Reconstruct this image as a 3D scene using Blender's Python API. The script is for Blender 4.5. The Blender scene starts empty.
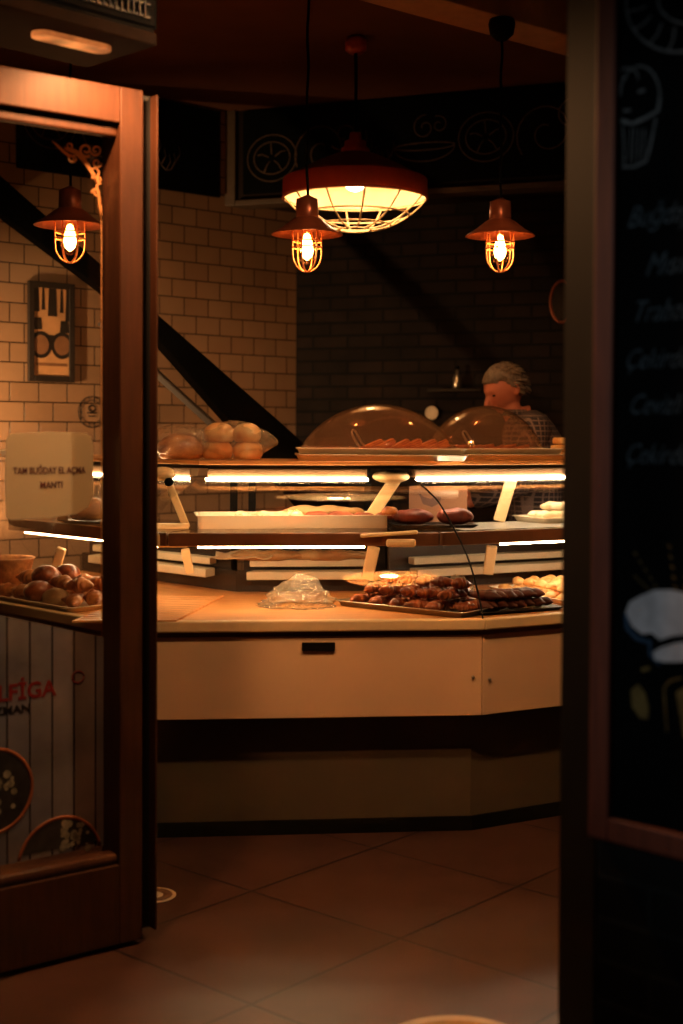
import bpy, bmesh, math, random
from mathutils import Vector, Matrix, noise

RND = random.Random(11)
C = bpy.context.scene.collection
PI = math.pi
F = 1350.0                      # focal length in pixels of the 683x1024 frame
CAMZ = 1.45
PITCH = math.atan(34 / F)
SHIFT = 45                      # the lens is shifted down by so many pixels
ROLL = .0052
CAMR = Matrix.Rotation(math.pi / 2 - PITCH, 3, 'X') @ Matrix.Rotation(ROLL, 3, 'Z')


def V(*a):
    return Vector(a)


def ray(x, y):
    d = CAMR @ V((x - 341.5) / F, (512 - SHIFT - y) / F, -1)
    return d / d.y


def at(x, y, Y):
    d = ray(x, y)
    return V(d.x, d.y, d.z) * (Y / d.y) + V(0, 0, CAMZ)


def atz(x, y, z):
    d = ray(x, y)
    return d * ((z - CAMZ) / d.z) + V(0, 0, CAMZ)


def atplane(x, y, p, n):
    d = ray(x, y)
    o = V(0, 0, CAMZ)
    return o + d * ((p - o).dot(n) / d.dot(n))


# ------------------------------------------------------------------ materials
def S(r, g, b):
    f = lambda c: (c / 255 / 12.92) if c / 255 <= .04045 else ((c / 255 + .055) / 1.055) ** 2.4
    return (f(r), f(g), f(b))


MATS = {}


def nd(nt, t, **k):
    n = nt.nodes.new(t)
    for a, b in k.items():
        setattr(n, a, b)
    return n


def newmat(name):
    m = bpy.data.materials.new(name)
    m.use_nodes = True
    MATS[name] = m
    return m, m.node_tree, m.node_tree.nodes['Principled BSDF']


def pbr(name, col, rough=.5, metal=0., var=.12, scale=18., bump=0., coat=0., emit=None, es=1., stretch=None):
    m, nt, b = newmat(name)
    b.inputs['Roughness'].default_value = rough
    b.inputs['Metallic'].default_value = metal
    b.inputs['Coat Weight'].default_value = coat
    if emit:
        b.inputs['Emission Color'].default_value = (*emit, 1)
        b.inputs['Emission Strength'].default_value = es
    tc = nd(nt, 'ShaderNodeTexCoord')
    mp = nd(nt, 'ShaderNodeMapping')
    if stretch:
        mp.inputs['Scale'].default_value = stretch
    nz = nd(nt, 'ShaderNodeTexNoise')
    nz.inputs['Scale'].default_value = scale
    nz.inputs['Detail'].default_value = 5
    nt.links.new(tc.outputs['Object'], mp.inputs['Vector'])
    nt.links.new(mp.outputs['Vector'], nz.inputs['Vector'])
    mx = nd(nt, 'ShaderNodeMix', data_type='RGBA')
    mx.inputs[6].default_value = (*[max(0, c * (1 - var)) for c in col], 1)
    mx.inputs[7].default_value = (*[min(1, c * (1 + var)) for c in col], 1)
    rp = nd(nt, 'ShaderNodeMapRange')
    rp.inputs[1].default_value, rp.inputs[2].default_value = .3, .7
    nt.links.new(nz.outputs['Fac'], rp.inputs[0])
    nt.links.new(rp.outputs[0], mx.inputs[0])
    nt.links.new(mx.outputs[2], b.inputs['Base Color'])
    if bump:
        bp = nd(nt, 'ShaderNodeBump')
        bp.inputs['Strength'].default_value = bump
        bp.inputs['Distance'].default_value = .01
        nt.links.new(nz.outputs['Fac'], bp.inputs['Height'])
        nt.links.new(bp.outputs['Normal'], b.inputs['Normal'])
    return m


def baked(name, c0, c1, scale=14., rough=.4, bump=.4, coat=.0):
    """browned crust: two crust tones in blotches"""
    m, nt, b = newmat(name)
    b.inputs['Roughness'].default_value = rough
    b.inputs['Coat Weight'].default_value = coat
    b.inputs['Coat Roughness'].default_value = .2
    tc = nd(nt, 'ShaderNodeTexCoord')
    nz = nd(nt, 'ShaderNodeTexNoise')
    nz.inputs['Scale'].default_value = scale
    nz.inputs['Detail'].default_value = 6
    oi = nd(nt, 'ShaderNodeObjectInfo')
    va = nd(nt, 'ShaderNodeVectorMath', operation='ADD')
    nt.links.new(tc.outputs['Object'], va.inputs[0])
    nt.links.new(oi.outputs['Random'], va.inputs[1])
    nt.links.new(va.outputs[0], nz.inputs['Vector'])
    cr = nd(nt, 'ShaderNodeValToRGB')
    cr.color_ramp.elements[0].position = .35
    cr.color_ramp.elements[0].color = (*c0, 1)
    cr.color_ramp.elements[1].position = .65
    cr.color_ramp.elements[1].color = (*c1, 1)
    nt.links.new(nz.outputs['Fac'], cr.inputs[0])
    nt.links.new(cr.outputs[0], b.inputs['Base Color'])
    bp = nd(nt, 'ShaderNodeBump')
    bp.inputs['Strength'].default_value = bump
    bp.inputs['Distance'].default_value = .006
    nt.links.new(nz.outputs['Fac'], bp.inputs['Height'])
    nt.links.new(bp.outputs['Normal'], b.inputs['Normal'])
    return m


def glass(name, tint=(1, 1, 1), rough=.0, ior=1.45, bump=0, bscale=30., body=None, bodyfac=0.):
    m = bpy.data.materials.new(name)
    m.use_nodes = True
    MATS[name] = m
    nt = m.node_tree
    nt.nodes.clear()
    out = nd(nt, 'ShaderNodeOutputMaterial')
    mx = nd(nt, 'ShaderNodeMixShader')
    tr = nd(nt, 'ShaderNodeBsdfTransparent')
    tr.inputs[0].default_value = (*tint, 1)
    gl = nd(nt, 'ShaderNodeBsdfGlossy')
    gl.inputs['Roughness'].default_value = rough
    fr = nd(nt, 'ShaderNodeFresnel')
    ge = nd(nt, 'ShaderNodeNewGeometry')
    mr = nd(nt, 'ShaderNodeMapRange')
    mr.inputs[3].default_value, mr.inputs[4].default_value = ior, 1 / ior
    nt.links.new(ge.outputs['Backfacing'], mr.inputs[0])
    nt.links.new(mr.outputs[0], fr.inputs['IOR'])
    nt.links.new(fr.outputs[0], mx.inputs[0])
    first = tr
    if body:
        df = nd(nt, 'ShaderNodeBsdfDiffuse')
        df.inputs[0].default_value = (*body, 1)
        m2 = nd(nt, 'ShaderNodeMixShader')
        m2.inputs[0].default_value = bodyfac
        nt.links.new(tr.outputs[0], m2.inputs[1])
        nt.links.new(df.outputs[0], m2.inputs[2])
        first = m2
    nt.links.new(first.outputs[0], mx.inputs[1])
    nt.links.new(gl.outputs[0], mx.inputs[2])
    if bump:
        tc = nd(nt, 'ShaderNodeTexCoord')
        nz = nd(nt, 'ShaderNodeTexNoise')
        nz.inputs['Scale'].default_value = bscale
        nt.links.new(tc.outputs['Object'], nz.inputs['Vector'])
        bp = nd(nt, 'ShaderNodeBump')
        bp.inputs['Strength'].default_value = bump
        bp.inputs['Distance'].default_value = .02
        nt.links.new(nz.outputs['Fac'], bp.inputs['Height'])
        nt.links.new(bp.outputs['Normal'], gl.inputs['Normal'])
        nt.links.new(bp.outputs['Normal'], fr.inputs['Normal'])
    nt.links.new(mx.outputs[0], out.inputs[0])
    return m


def emis(name, col, s):
    m = bpy.data.materials.new(name)
    m.use_nodes = True
    MATS[name] = m
    nt = m.node_tree
    nt.nodes.clear()
    out = nd(nt, 'ShaderNodeOutputMaterial')
    e = nd(nt, 'ShaderNodeEmission')
    e.inputs[0].default_value = (*col, 1)
    e.inputs[1].default_value = s
    nt.links.new(e.outputs[0], out.inputs[0])
    return m


def bricks(name, c1, c2, mort, w, h, gap, rough=.5, offset=.5, rot=0., plane='XZ', bump=.5, noisy=.0, loc=(0, 0, 0)):
    m, nt, b = newmat(name)
    tc = nd(nt, 'ShaderNodeTexCoord')
    se = nd(nt, 'ShaderNodeSeparateXYZ')
    co = nd(nt, 'ShaderNodeCombineXYZ')
    mp = nd(nt, 'ShaderNodeMapping')
    mp.inputs['Rotation'].default_value = (0, 0, rot)
    mp.inputs['Location'].default_value = loc
    br = nd(nt, 'ShaderNodeTexBrick', offset=offset, squash=1.0)
    br.inputs['Color1'].default_value = (*c1, 1)
    br.inputs['Color2'].default_value = (*c2, 1)
    br.inputs['Mortar'].default_value = (*mort, 1)
    br.inputs['Scale'].default_value = 1
    br.inputs['Mortar Size'].default_value = gap
    br.inputs['Mortar Smooth'].default_value = .2
    br.inputs['Brick Width'].default_value = w
    br.inputs['Row Height'].default_value = h
    L = nt.links.new
    L(tc.outputs['Object'], se.inputs[0])
    L(se.outputs['X'], co.inputs['X'])
    L(se.outputs['Z' if plane == 'XZ' else 'Y'], co.inputs['Y'])
    L(co.outputs[0], mp.inputs[0])
    L(mp.outputs[0], br.inputs['Vector'])
    col = br.outputs['Color']
    if noisy:
        nz = nd(nt, 'ShaderNodeTexNoise')
        nz.inputs['Scale'].default_value = 5
        nz.inputs['Detail'].default_value = 6
        L(tc.outputs['Object'], nz.inputs['Vector'])
        mr = nd(nt, 'ShaderNodeMapRange')
        mr.inputs[1].default_value, mr.inputs[2].default_value = .3, .7
        mr.inputs[3].default_value, mr.inputs[4].default_value = 1 - noisy, 1 + noisy
        L(nz.outputs['Fac'], mr.inputs[0])
        mx = nd(nt, 'ShaderNodeMix', data_type='RGBA', blend_type='MULTIPLY')
        mx.inputs[0].default_value = 1
        L(col, mx.inputs[6])
        L(mr.outputs[0], mx.inputs[7])
        col = mx.outputs[2]
    L(col, b.inputs['Base Color'])
    b.inputs['Roughness'].default_value = rough
    bp = nd(nt, 'ShaderNodeBump', invert=True)
    bp.inputs['Strength'].default_value = bump
    bp.inputs['Distance'].default_value = .004
    L(br.outputs['Fac'], bp.inputs['Height'])
    L(bp.outputs['Normal'], b.inputs['Normal'])
    return m


def checks(name, base, line, step, width):
    """woven check shirt: pale lines both ways on dark cloth"""
    m, nt, b = newmat(name)
    tc = nd(nt, 'ShaderNodeTexCoord')
    br = nd(nt, 'ShaderNodeTexBrick', offset=0.0)
    br.inputs['Color1'].default_value = (*base, 1)
    br.inputs['Color2'].default_value = (*[c * 1.5 for c in base], 1)
    br.inputs['Mortar'].default_value = (*line, 1)
    br.inputs['Scale'].default_value = 1
    br.inputs['Mortar Size'].default_value = width
    br.inputs['Mortar Smooth'].default_value = .4
    br.inputs['Brick Width'].default_value = step
    br.inputs['Row Height'].default_value = step
    nt.links.new(tc.outputs['UV'], br.inputs['Vector'])
    nt.links.new(br.outputs['Color'], b.inputs['Base Color'])
    b.inputs['Roughness'].default_value = .9
    return m


# ------------------------------------------------------------------ mesh builder
WM = {}


class MB:
    def __init__(self):
        self.v, self.f, self.sm, self.uv = [], [], [], {}

    def add(self, vs, fs, smooth=False):
        o = len(self.v)
        self.v += [Vector(p) for p in vs]
        for f in fs:
            self.f.append([i + o for i in f])
            self.sm.append(smooth)
        return self

    def extrude(self, poly, vec):
        n = len(poly)
        vec = Vector(vec)
        vs = [Vector(p) for p in poly] + [Vector(p) + vec for p in poly]
        fs = [list(range(n))[::-1], list(range(n, 2 * n))]
        fs += [[i, (i + 1) % n, (i + 1) % n + n, i + n] for i in range(n)]
        return self.add(vs, fs)

    def prism(self, xy, z0, z1):
        return self.extrude([(p[0], p[1], z0) for p in xy], (0, 0, z1 - z0))

    def box(self, c, s, m=None):
        hx, hy, hz = s[0] / 2, s[1] / 2, s[2] / 2
        vs = [V(x, y, z) for z in (-hz, hz) for x, y in ((-hx, -hy), (hx, -hy), (hx, hy), (-hx, hy))]
        if m:
            vs = [m @ p for p in vs]
        c = Vector(c)
        return self.add([p + c for p in vs], [[3, 2, 1, 0], [4, 5, 6, 7], [0, 1, 5, 4], [1, 2, 6, 5], [2, 3, 7, 6], [3, 0, 4, 7]])

    def bar(self, p0, p1, w, h, up=(0, 0, 1)):
        p0, p1 = Vector(p0), Vector(p1)
        d = (p1 - p0).normalized()
        s = d.cross(Vector(up)).normalized()
        u = s.cross(d).normalized()
        q = [-s * w / 2 - u * h / 2, s * w / 2 - u * h / 2, s * w / 2 + u * h / 2, -s * w / 2 + u * h / 2]
        return self.extrude([p0 + a for a in q], p1 - p0)

    def rings(self, rs, cap=True, closed=False, smooth=True):
        n = len(rs[0])
        vs = [p for r in rs for p in r]
        fs = []
        m = len(rs)
        for j in range(m if closed else m - 1):
            a, b = j * n, ((j + 1) % m) * n
            fs += [[a + i, a + (i + 1) % n, b + (i + 1) % n, b + i] for i in range(n)]
        o = len(self.v)
        self.add(vs, fs, smooth)
        if cap and not closed:
            self.add([], [])
            self.f.append([o + i for i in range(n)][::-1])
            self.sm.append(False)
            self.f.append([o + (m - 1) * n + i for i in range(n)])
            self.sm.append(False)
        return self

    def lathe(self, prof, c=(0, 0, 0), n=32, m=None, cap=False):
        c = Vector(c)
        rs = []
        for r, z in prof:
            ring = [V(r * math.cos(2 * PI * i / n), r * math.sin(2 * PI * i / n), z) for i in range(n)]
            if m:
                ring = [m @ p for p in ring]
            rs.append([p + c for p in ring])
        return self.rings(rs, cap=cap)

    def tube(self, pts, r, n=8, closed=False, flat=None, cap=True, nrm=None):
        pts = [Vector(p) for p in pts]
        N = len(pts)
        rr = r if isinstance(r, (list, tuple)) else [r] * N
        rs = []
        ref = None
        for i, p in enumerate(pts):
            if closed:
                t = pts[(i + 1) % N] - pts[i - 1]
            else:
                t = pts[min(i + 1, N - 1)] - pts[max(i - 1, 0)]
            t.normalize()
            if ref is None:
                ref = V(0, 0, 1) if abs(t.z) < .9 else V(1, 0, 0)
            s = t.cross(ref).normalized()
            u = s.cross(t).normalized()
            ref = u
            if nrm:                     # a flat line drawn on a plane
                u = nrm
                s = t.cross(u).normalized()
            k = flat or 1
            rs.append([p + s * rr[i] * math.cos(2 * PI * j / n) + u * rr[i] * k * math.sin(2 * PI * j / n) for j in range(n)])
        return self.rings(rs, cap=cap, closed=closed)

    def ell(self, c, r, nu=24, nv=14, m=None, fn=None):
        c = Vector(c)
        rs = []
        for j in range(nv + 1):
            a = -PI / 2 + PI * j / nv
            a = max(min(a, PI / 2 - .02), -PI / 2 + .02)
            ring = []
            for i in range(nu):
                b = 2 * PI * i / nu
                d = V(math.cos(a) * math.cos(b), math.cos(a) * math.sin(b), math.sin(a))
                p = V(d.x * r[0], d.y * r[1], d.z * r[2])
                if fn:
                    p = fn(p, d)
                if m:
                    p = m @ p
                ring.append(p + c)
            rs.append(ring)
        return self.rings(rs, cap=True)

    def grid(self, fn, nu, nv, smooth=True):
        vs = [Vector(fn(i / nu, j / nv)) for j in range(nv + 1) for i in range(nu + 1)]
        w = nu + 1
        fs = [[j * w + i, j * w + i + 1, (j + 1) * w + i + 1, (j + 1) * w + i] for j in range(nv) for i in range(nu)]
        return self.add(vs, fs, smooth)

    def build(self, name, mat, parent=None, frame=None, bevel=0, solid=0, sub=0, uv=None, autos=True, seg=2):
        me = bpy.data.meshes.new(name)
        mw = frame or (WM[parent.name] if parent else Matrix())
        inv = mw.inverted()
        vs = [inv @ p for p in self.v]
        me.from_pydata([tuple(p) for p in vs], [], self.f)
        bm = bmesh.new()
        bm.from_mesh(me)
        bmesh.ops.recalc_face_normals(bm, faces=bm.faces)
        bm.to_mesh(me)
        bm.free()
        for i, p in enumerate(me.polygons):
            if i < len(self.sm):
                p.use_smooth = self.sm[i]
        if uv:
            l = me.uv_layers.new(name='UVMap')
            for lp in me.loops:
                l.data[lp.index].uv = uv(me.vertices[lp.vertex_index].co)
        o = bpy.data.objects.new(name, me)
        C.objects.link(o)
        me.materials.append(MATS[mat] if isinstance(mat, str) else mat)
        if parent:
            o.parent = parent
            WM[o.name] = mw
        else:
            o.matrix_world = mw
            WM[o.name] = mw
        if solid:
            s = o.modifiers.new('solid', 'SOLIDIFY')
            s.thickness = solid
            s.offset = 0
        if sub:
            s = o.modifiers.new('sub', 'SUBSURF')
            s.levels = s.render_levels = sub
        if bevel:
            s = o.modifiers.new('bevel', 'BEVEL')
            s.width = bevel
            s.segments = seg
            s.limit_method = 'ANGLE'
            s.angle_limit = .7
        return o


def tag(o, label=None, cat=None, group=None, kind=None):
    if label:
        o['label'] = label
    if cat:
        o['category'] = cat
    if group:
        o['group'] = group
    if kind:
        o['kind'] = kind
    return o


def thing(name, label, cat, loc=(0, 0, 0), rz=0., group=None, kind=None):
    o = bpy.data.objects.new(name, None)
    o.empty_display_size = .05
    C.objects.link(o)
    o.location = loc
    o.rotation_euler = (0, 0, rz)
    WM[o.name] = Matrix.Translation(Vector(loc)) @ Matrix.Rotation(rz, 4, 'Z')
    return tag(o, label, cat, group, kind)


def kids(o):
    return [c for c in list(bpy.data.objects) if c.parent == o]


def copy_tree(o, parent=None):
    c = o.copy()
    C.objects.link(c)
    if parent:
        c.parent = parent
    for ch in kids(o):
        copy_tree(ch, c)
    return c


class Proto:
    """the first call places the thing itself, later calls place copies of it and of its parts"""

    def __init__(self, o):
        self.o, self.used = o, False

    def put(self, loc, rot=(0, 0, 0), label=None, group=None, scale=None):
        o = self.o if not self.used else copy_tree(self.o)
        self.used = True
        o.location = loc
        o.rotation_euler = rot
        if scale:
            o.scale = scale if isinstance(scale, (tuple, list)) else (scale,) * 3
        if label:
            o['label'] = label
        if group:
            o['group'] = group
        return o


def text_mesh(body, size, shear=0., extrude=.0006, bold=0.):
    cu = bpy.data.curves.new('lettering', 'FONT')
    cu.body = body
    cu.size = size
    cu.shear = shear
    cu.extrude = extrude
    cu.offset = bold
    cu.align_x = 'LEFT'
    cu.resolution_u = 3
    ob = bpy.data.objects.new('lettering', cu)
    C.objects.link(ob)
    bpy.context.view_layer.update()
    me = bpy.data.meshes.new_from_object(ob.evaluated_get(bpy.context.evaluated_depsgraph_get()))
    bpy.data.objects.remove(ob)
    vs = [v.co.copy() for v in me.vertices]
    fs = [list(p.vertices) for p in me.polygons]
    bpy.data.meshes.remove(me)
    return vs, fs


def write(mb, body, origin, right, up, size, center=False, shear=0., bold=0., wid=1., fit=None):
    vs, fs = text_mesh(body, size, shear, bold=bold)
    x0, x1 = min(v.x for v in vs), max(v.x for v in vs)
    if fit:
        wid = fit / (x1 - x0)
    right, up = Vector(right).normalized(), Vector(up).normalized()
    n = right.cross(up)
    off = (x0 + x1) / 2 if center else x0
    mb.add([Vector(origin) + right * (v.x - off) * wid + up * v.y + n * v.z for v in vs], fs)


def hv(x, y):
    return V(x, y, 0).normalized()


# ------------------------------------------------------------------ palette
pbr('ceiling_paint', S(104, 66, 48), .85, var=.08, scale=4)
pbr('plaster', S(70, 55, 45), .85, var=.1)
bricks('tile', S(160, 126, 98), S(148, 115, 89), S(54, 40, 30), .165, .1, .0035, rough=.25, bump=.6, noisy=.06)
bricks('dark_brick', S(34, 24, 21), S(23, 17, 15), S(13, 10, 9), .22, .075, .008, rough=.75, noisy=.3)
bricks('outer_brick', S(20, 24, 22), S(14, 17, 16), S(30, 36, 34), .24, .083, .006, rough=.7, noisy=.3)
bricks('floor_tile', S(74, 46, 37), S(64, 40, 32), S(30, 20, 17), .6, .6, .006, rough=.42, offset=0, rot=.72, plane='XY', bump=.3, noisy=.22)
pbr('black_board', (.0025, .003, .003), .95, var=.3, scale=6)
MATS['black_board'].node_tree.nodes['Principled BSDF'].inputs['Specular IOR Level'].default_value = .08
pbr('beam_paint', S(176, 132, 100), .7, var=.1)
pbr('trim_paint', S(78, 60, 45), .6)
pbr('door_wood', S(66, 37, 22), .5, var=.25, scale=9, bump=.08, stretch=(6, 6, .6), coat=.2)
pbr('dark_wood', S(34, 24, 17), .5, var=.3, scale=10, stretch=(6, 6, .6))
pbr('post_paint', S(12, 11, 9), .6, var=.1)
pbr('frame_wood', S(112, 58, 38), .55, var=.25, scale=10, stretch=(6, 6, .7), bump=.1)
pbr('rubber', (.006, .006, .006), .6)
pbr('black_metal', (.005, .0045, .0045), .5)
pbr('grey_metal', S(52, 36, 27), .6)
pbr('grille_metal', S(34, 26, 22), .45, metal=.5)
pbr('stringer', S(7, 6, 6), .8)
pbr('pipe_paint', S(52, 40, 34), .6)
pbr('laminate', S(228, 190, 150), .45, var=.05, scale=3, coat=.1)
pbr('edge_cream', S(226, 198, 150), .4, var=.04)
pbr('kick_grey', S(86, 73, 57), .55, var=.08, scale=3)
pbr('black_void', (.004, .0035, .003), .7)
pbr('deck_wood', S(226, 158, 92), .38, var=.14, scale=7, stretch=(1, 9, 9), coat=.25)
pbr('cream_plastic', S(236, 206, 156), .4, var=.03)
pbr('brown_profile', S(124, 84, 60), .3, metal=.3)
pbr('rail_white', S(222, 206, 174), .5, var=.05)
pbr('tray_white', S(240, 226, 200), .35, var=.03)
pbr('steel', S(205, 190, 170), .3, metal=.9, var=.06)
pbr('housing_tan', S(104, 78, 52), .5)
pbr('liner', S(176, 176, 168), .3)
pbr('black_tray', S(18, 15, 14), .35)
pbr('back_panel', S(46, 34, 27), .25, var=.2)
glass('case_glass', (.97, .965, .95))
glass('door_glass', (.96, .955, .94), rough=.01)
glass('dome_acrylic', (.95, .87, .81), rough=.05, ior=1.52, body=S(245, 190, 150), bodyfac=.035)
glass('film', (.98, .965, .94), rough=.08, ior=1.55, bump=1., bscale=34, body=S(250, 225, 190), bodyfac=.16)
glass('crumple_film', (.95, .94, .9), rough=.2, ior=1.5, bump=1., bscale=30, body=S(240, 222, 186), bodyfac=.15)
glass('bulb_glass', (1., .9, .74), rough=.02)
emis('filament', (1, .42, .12), 70)
emis('dome_bulb', (1, .58, .27), 60)
emis('dome_bulb_bright', (1, .60, .29), 1050)
emis('led', (1, .66, .35), 74)
emis('led_soft', (1, .66, .35), 45)
emis('led_cool', (1, .72, .46), 70)
pbr('lamp_red', S(214, 82, 52), .4, var=.06, metal=.0, coat=.2)
pbr('lamp_white', S(246, 226, 190), .35, var=.02)
pbr('lamp_amber', S(240, 186, 120), .5, var=.05)
pbr('lamp_brown', S(140, 72, 46), .35, metal=.5)
pbr('cage_wire', S(226, 160, 110), .35, metal=.4)
pbr('guard_wire', S(240, 218, 180), .45)
pbr('paper', S(238, 226, 200), .8, var=.05, scale=6)
_m = MATS['paper']
_nt = _m.node_tree
_o = [n for n in _nt.nodes if n.type == 'OUTPUT_MATERIAL'][0]
_t = nd(_nt, 'ShaderNodeBsdfTranslucent')
_t.inputs[0].default_value = (*S(248, 236, 205), 1)
_x = nd(_nt, 'ShaderNodeMixShader')
_x.inputs[0].default_value = .6
_nt.links.new(_nt.nodes['Principled BSDF'].outputs[0], _x.inputs[1])
_nt.links.new(_t.outputs[0], _x.inputs[2])
_nt.links.new(_x.outputs[0], _o.inputs[0])
pbr('paper_ink', S(96, 44, 44), .8)
pbr('card', S(124, 84, 56), .8, var=.06)
pbr('card_mark', S(84, 56, 44), .8)
pbr('gold_print', S(214, 160, 104), .7)
_nt = MATS['gold_print'].node_tree
_o = [n for n in _nt.nodes if n.type == 'OUTPUT_MATERIAL'][0]
_t = nd(_nt, 'ShaderNodeBsdfTranslucent')
_t.inputs[0].default_value = (*S(250, 200, 140), 1)
_x = nd(_nt, 'ShaderNodeMixShader')
_x.inputs[0].default_value = .55
_nt.links.new(_nt.nodes['Principled BSDF'].outputs[0], _x.inputs[1])
_nt.links.new(_t.outputs[0], _x.inputs[2])
_nt.links.new(_x.outputs[0], _o.inputs[0])
pbr('chalk_white', S(112, 120, 122), .95, var=.35, scale=60)
pbr('chalk_dim', S(66, 82, 90), .95, var=.4, scale=60)
pbr('chalk_mural', S(78, 60, 48), .95, var=.4, scale=40)
pbr('chalk_cloud', S(205, 210, 214), .95, var=.2, scale=25)
pbr('chalk_blue', S(52, 82, 110), .95, var=.3, scale=25)
pbr('chalk_yellow', S(112, 96, 50), .95, var=.4, scale=25)
bricks('plank_print', S(158, 140, 132), S(112, 114, 126), S(40, 36, 36), 1.6, .066, .003, rough=.35, offset=0, rot=PI / 2, noisy=.4, bump=0)
_nt = MATS['plank_print'].node_tree
_nt.nodes['Principled BSDF'].inputs['Alpha'].default_value = .72
pbr('print_red', S(124, 28, 22), .4)
pbr('print_dark', S(24, 20, 20), .4)
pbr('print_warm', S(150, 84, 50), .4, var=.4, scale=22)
pbr('glow_streak_paint', S(190, 96, 56), .4, var=.4, scale=22)  # warm see-through colour standing in for light reflected in the door glass
MATS['glow_streak_paint'].node_tree.nodes['Principled BSDF'].inputs['Alpha'].default_value = .3
pbr('print_plate', S(44, 40, 38), .4, var=.6, scale=26)
pbr('print_salad', S(150, 140, 120), .4, var=.5, scale=60)
pbr('sepia', S(200, 150, 104), .6, var=.15, scale=12)
pbr('sepia_dark', S(34, 23, 17), .6)
pbr('sepia_mid', S(134, 92, 62), .6, var=.2)
pbr('skin', S(190, 112, 84), .5, var=.05)
pbr('hair', S(116, 98, 82), .6, var=.4, scale=90, bump=.6, stretch=(1, 1, .3))
pbr('trousers', S(30, 28, 30), .9)
pbr('eye', S(40, 28, 22), .2)
checks('shirt', S(40, 31, 33), S(120, 98, 90), .024, .0035)
pbr('shoe', S(20, 16, 15), .5)
pbr('basket', S(170, 112, 64), .7, var=.3, scale=40, bump=.6)
pbr('sticker_white', S(206, 186, 160), .6)
pbr('sticker_mid', S(110, 76, 52), .6, var=.3, scale=30)
pbr('sticker_yellow', S(176, 132, 70), .6, var=.3, scale=30)
baked('crust_dark', S(96, 42, 20), S(176, 92, 44), 22, .35, .4, .3)
baked('crust_choc', S(60, 26, 15), S(104, 48, 27), 22, .55, .5, .0)
baked('crust_gold', S(220, 150, 76), S(246, 204, 136), 20, .5, .4)
baked('crust_bun', S(232, 156, 84), S(252, 222, 164), 9, .3, .15, .5)
baked('crust_loaf', S(120, 50, 22), S(216, 150, 86), 11, .4, .3, .2)
baked('crust_croissant', S(150, 74, 34), S(222, 150, 84), 20, .4, .4, .2)
baked('crust_roulade', S(92, 34, 22), S(134, 56, 36), 26, .55, .5)
baked('crust_wedge', S(176, 84, 36), S(226, 138, 68), 24, .45, .5, .2)
baked('meringue', S(222, 204, 160), S(246, 234, 204), 18, .6, .2)
baked('flat_bread', S(160, 118, 74), S(198, 164, 116), 8, .7, .2)
baked('red_pastry', S(120, 52, 32), S(176, 88, 52), 20, .5, .3)


def capsule_mat():
    m, nt, b = newmat('heater_glow')
    tc = nd(nt, 'ShaderNodeTexCoord')
    nz = nd(nt, 'ShaderNodeTexNoise')
    nz.inputs['Scale'].default_value = 11
    nz.inputs['Detail'].default_value = 3
    cr = nd(nt, 'ShaderNodeValToRGB')
    cr.color_ramp.elements[0].position = .35
    cr.color_ramp.elements[0].color = (.07, .012, .003, 1)
    cr.color_ramp.elements[1].position = .72
    cr.color_ramp.elements[1].color = (.80, .22, .05, 1)
    nt.links.new(tc.outputs['Object'], nz.inputs['Vector'])
    nt.links.new(nz.outputs['Fac'], cr.inputs[0])
    nt.links.new(cr.outputs[0], b.inputs['Emission Color'])
    b.inputs['Emission Strength'].default_value = 1.0
    b.inputs['Base Color'].default_value = (.2, .08, .03, 1)
    b.inputs['Roughness'].default_value = .3


capsule_mat()
for n_, v_ in (('stringer', .03), ('dark_brick', .12), ('outer_brick', .2), ('post_paint', .15), ('door_wood', .25), ('black_void', .1), ('black_metal', .02), ('grey_metal', .02), ('ceiling_paint', .1), ('dark_wood', .15)):
    MATS[n_].node_tree.nodes['Principled BSDF'].inputs['Specular IOR Level'].default_value = v_

# ================================================================== SETTING
CEIL = 3.28
tag(MB().prism([(-4, -1), (4, -1), (4, 9.5), (-4, 9.5)], -.1, 0).build('floor', 'floor_tile'), kind='structure')
tag(MB().prism([(-4, 3.05), (4, 3.05), (4, 9.5), (-4, 9.5)], CEIL, CEIL + .12).build('ceiling', 'ceiling_paint'), kind='structure')


def wall(name, a, b, z0, z1, th, mat, inside=1):
    """wall from a to b; the room is on the right-hand side of a->b when inside = 1"""
    a, b = V(*a, 0), V(*b, 0)
    d = (b - a).normalized()
    n = V(-d.y, d.x, 0) * inside
    fr = Matrix.Translation(a) @ Matrix.Rotation(math.atan2(d.y, d.x), 4, 'Z')
    return tag(MB().prism([a, b, b + n * th, a + n * th], z0, z1).build(name, mat, frame=fr), kind='structure')


COR = V(-.276, 8.09, 0)
TD = hv(.743, .669)             # along the tiled wall, towards the corner
BD = hv(.935, -.354)            # along the dark brick wall, away from the corner
TL = COR - TD * 3.95
BR = COR + BD * 3.7
wall('wall_left', TL.xy, COR.xy, 0, CEIL, .12, 'tile')
wall('wall_back', COR.xy, BR.xy, 0, CEIL, .12, 'dark_brick')
wall('wall_right', BR.xy, (BR.x, 2.3), 0, CEIL, .12, 'plaster')
wall('wall_side', (TL.x, 3.3), TL.xy, 0, CEIL, .12, 'plaster')
wall('wall_front', (-1.42, 3.12), (TL.x, 3.3), 0, .5, .12, 'plaster')
wn = thing('window_1', None, None, V(-2.2, 3.21, .5), 0, kind='structure')
MB().box((-2.25, 3.21, 1.75), (1.6, .012, 2.45)).build('pane', 'door_glass', wn)
m = MB()
for x in (-3.0, -1.5):
    m.box((x, 3.21, 1.75), (.08, .08, 2.5))
for z in (.54, 2.98):
    m.box((-2.25, 3.21, z), (1.42, .08, .08))
m.build('window_frame', 'dark_wood', wn)

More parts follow.
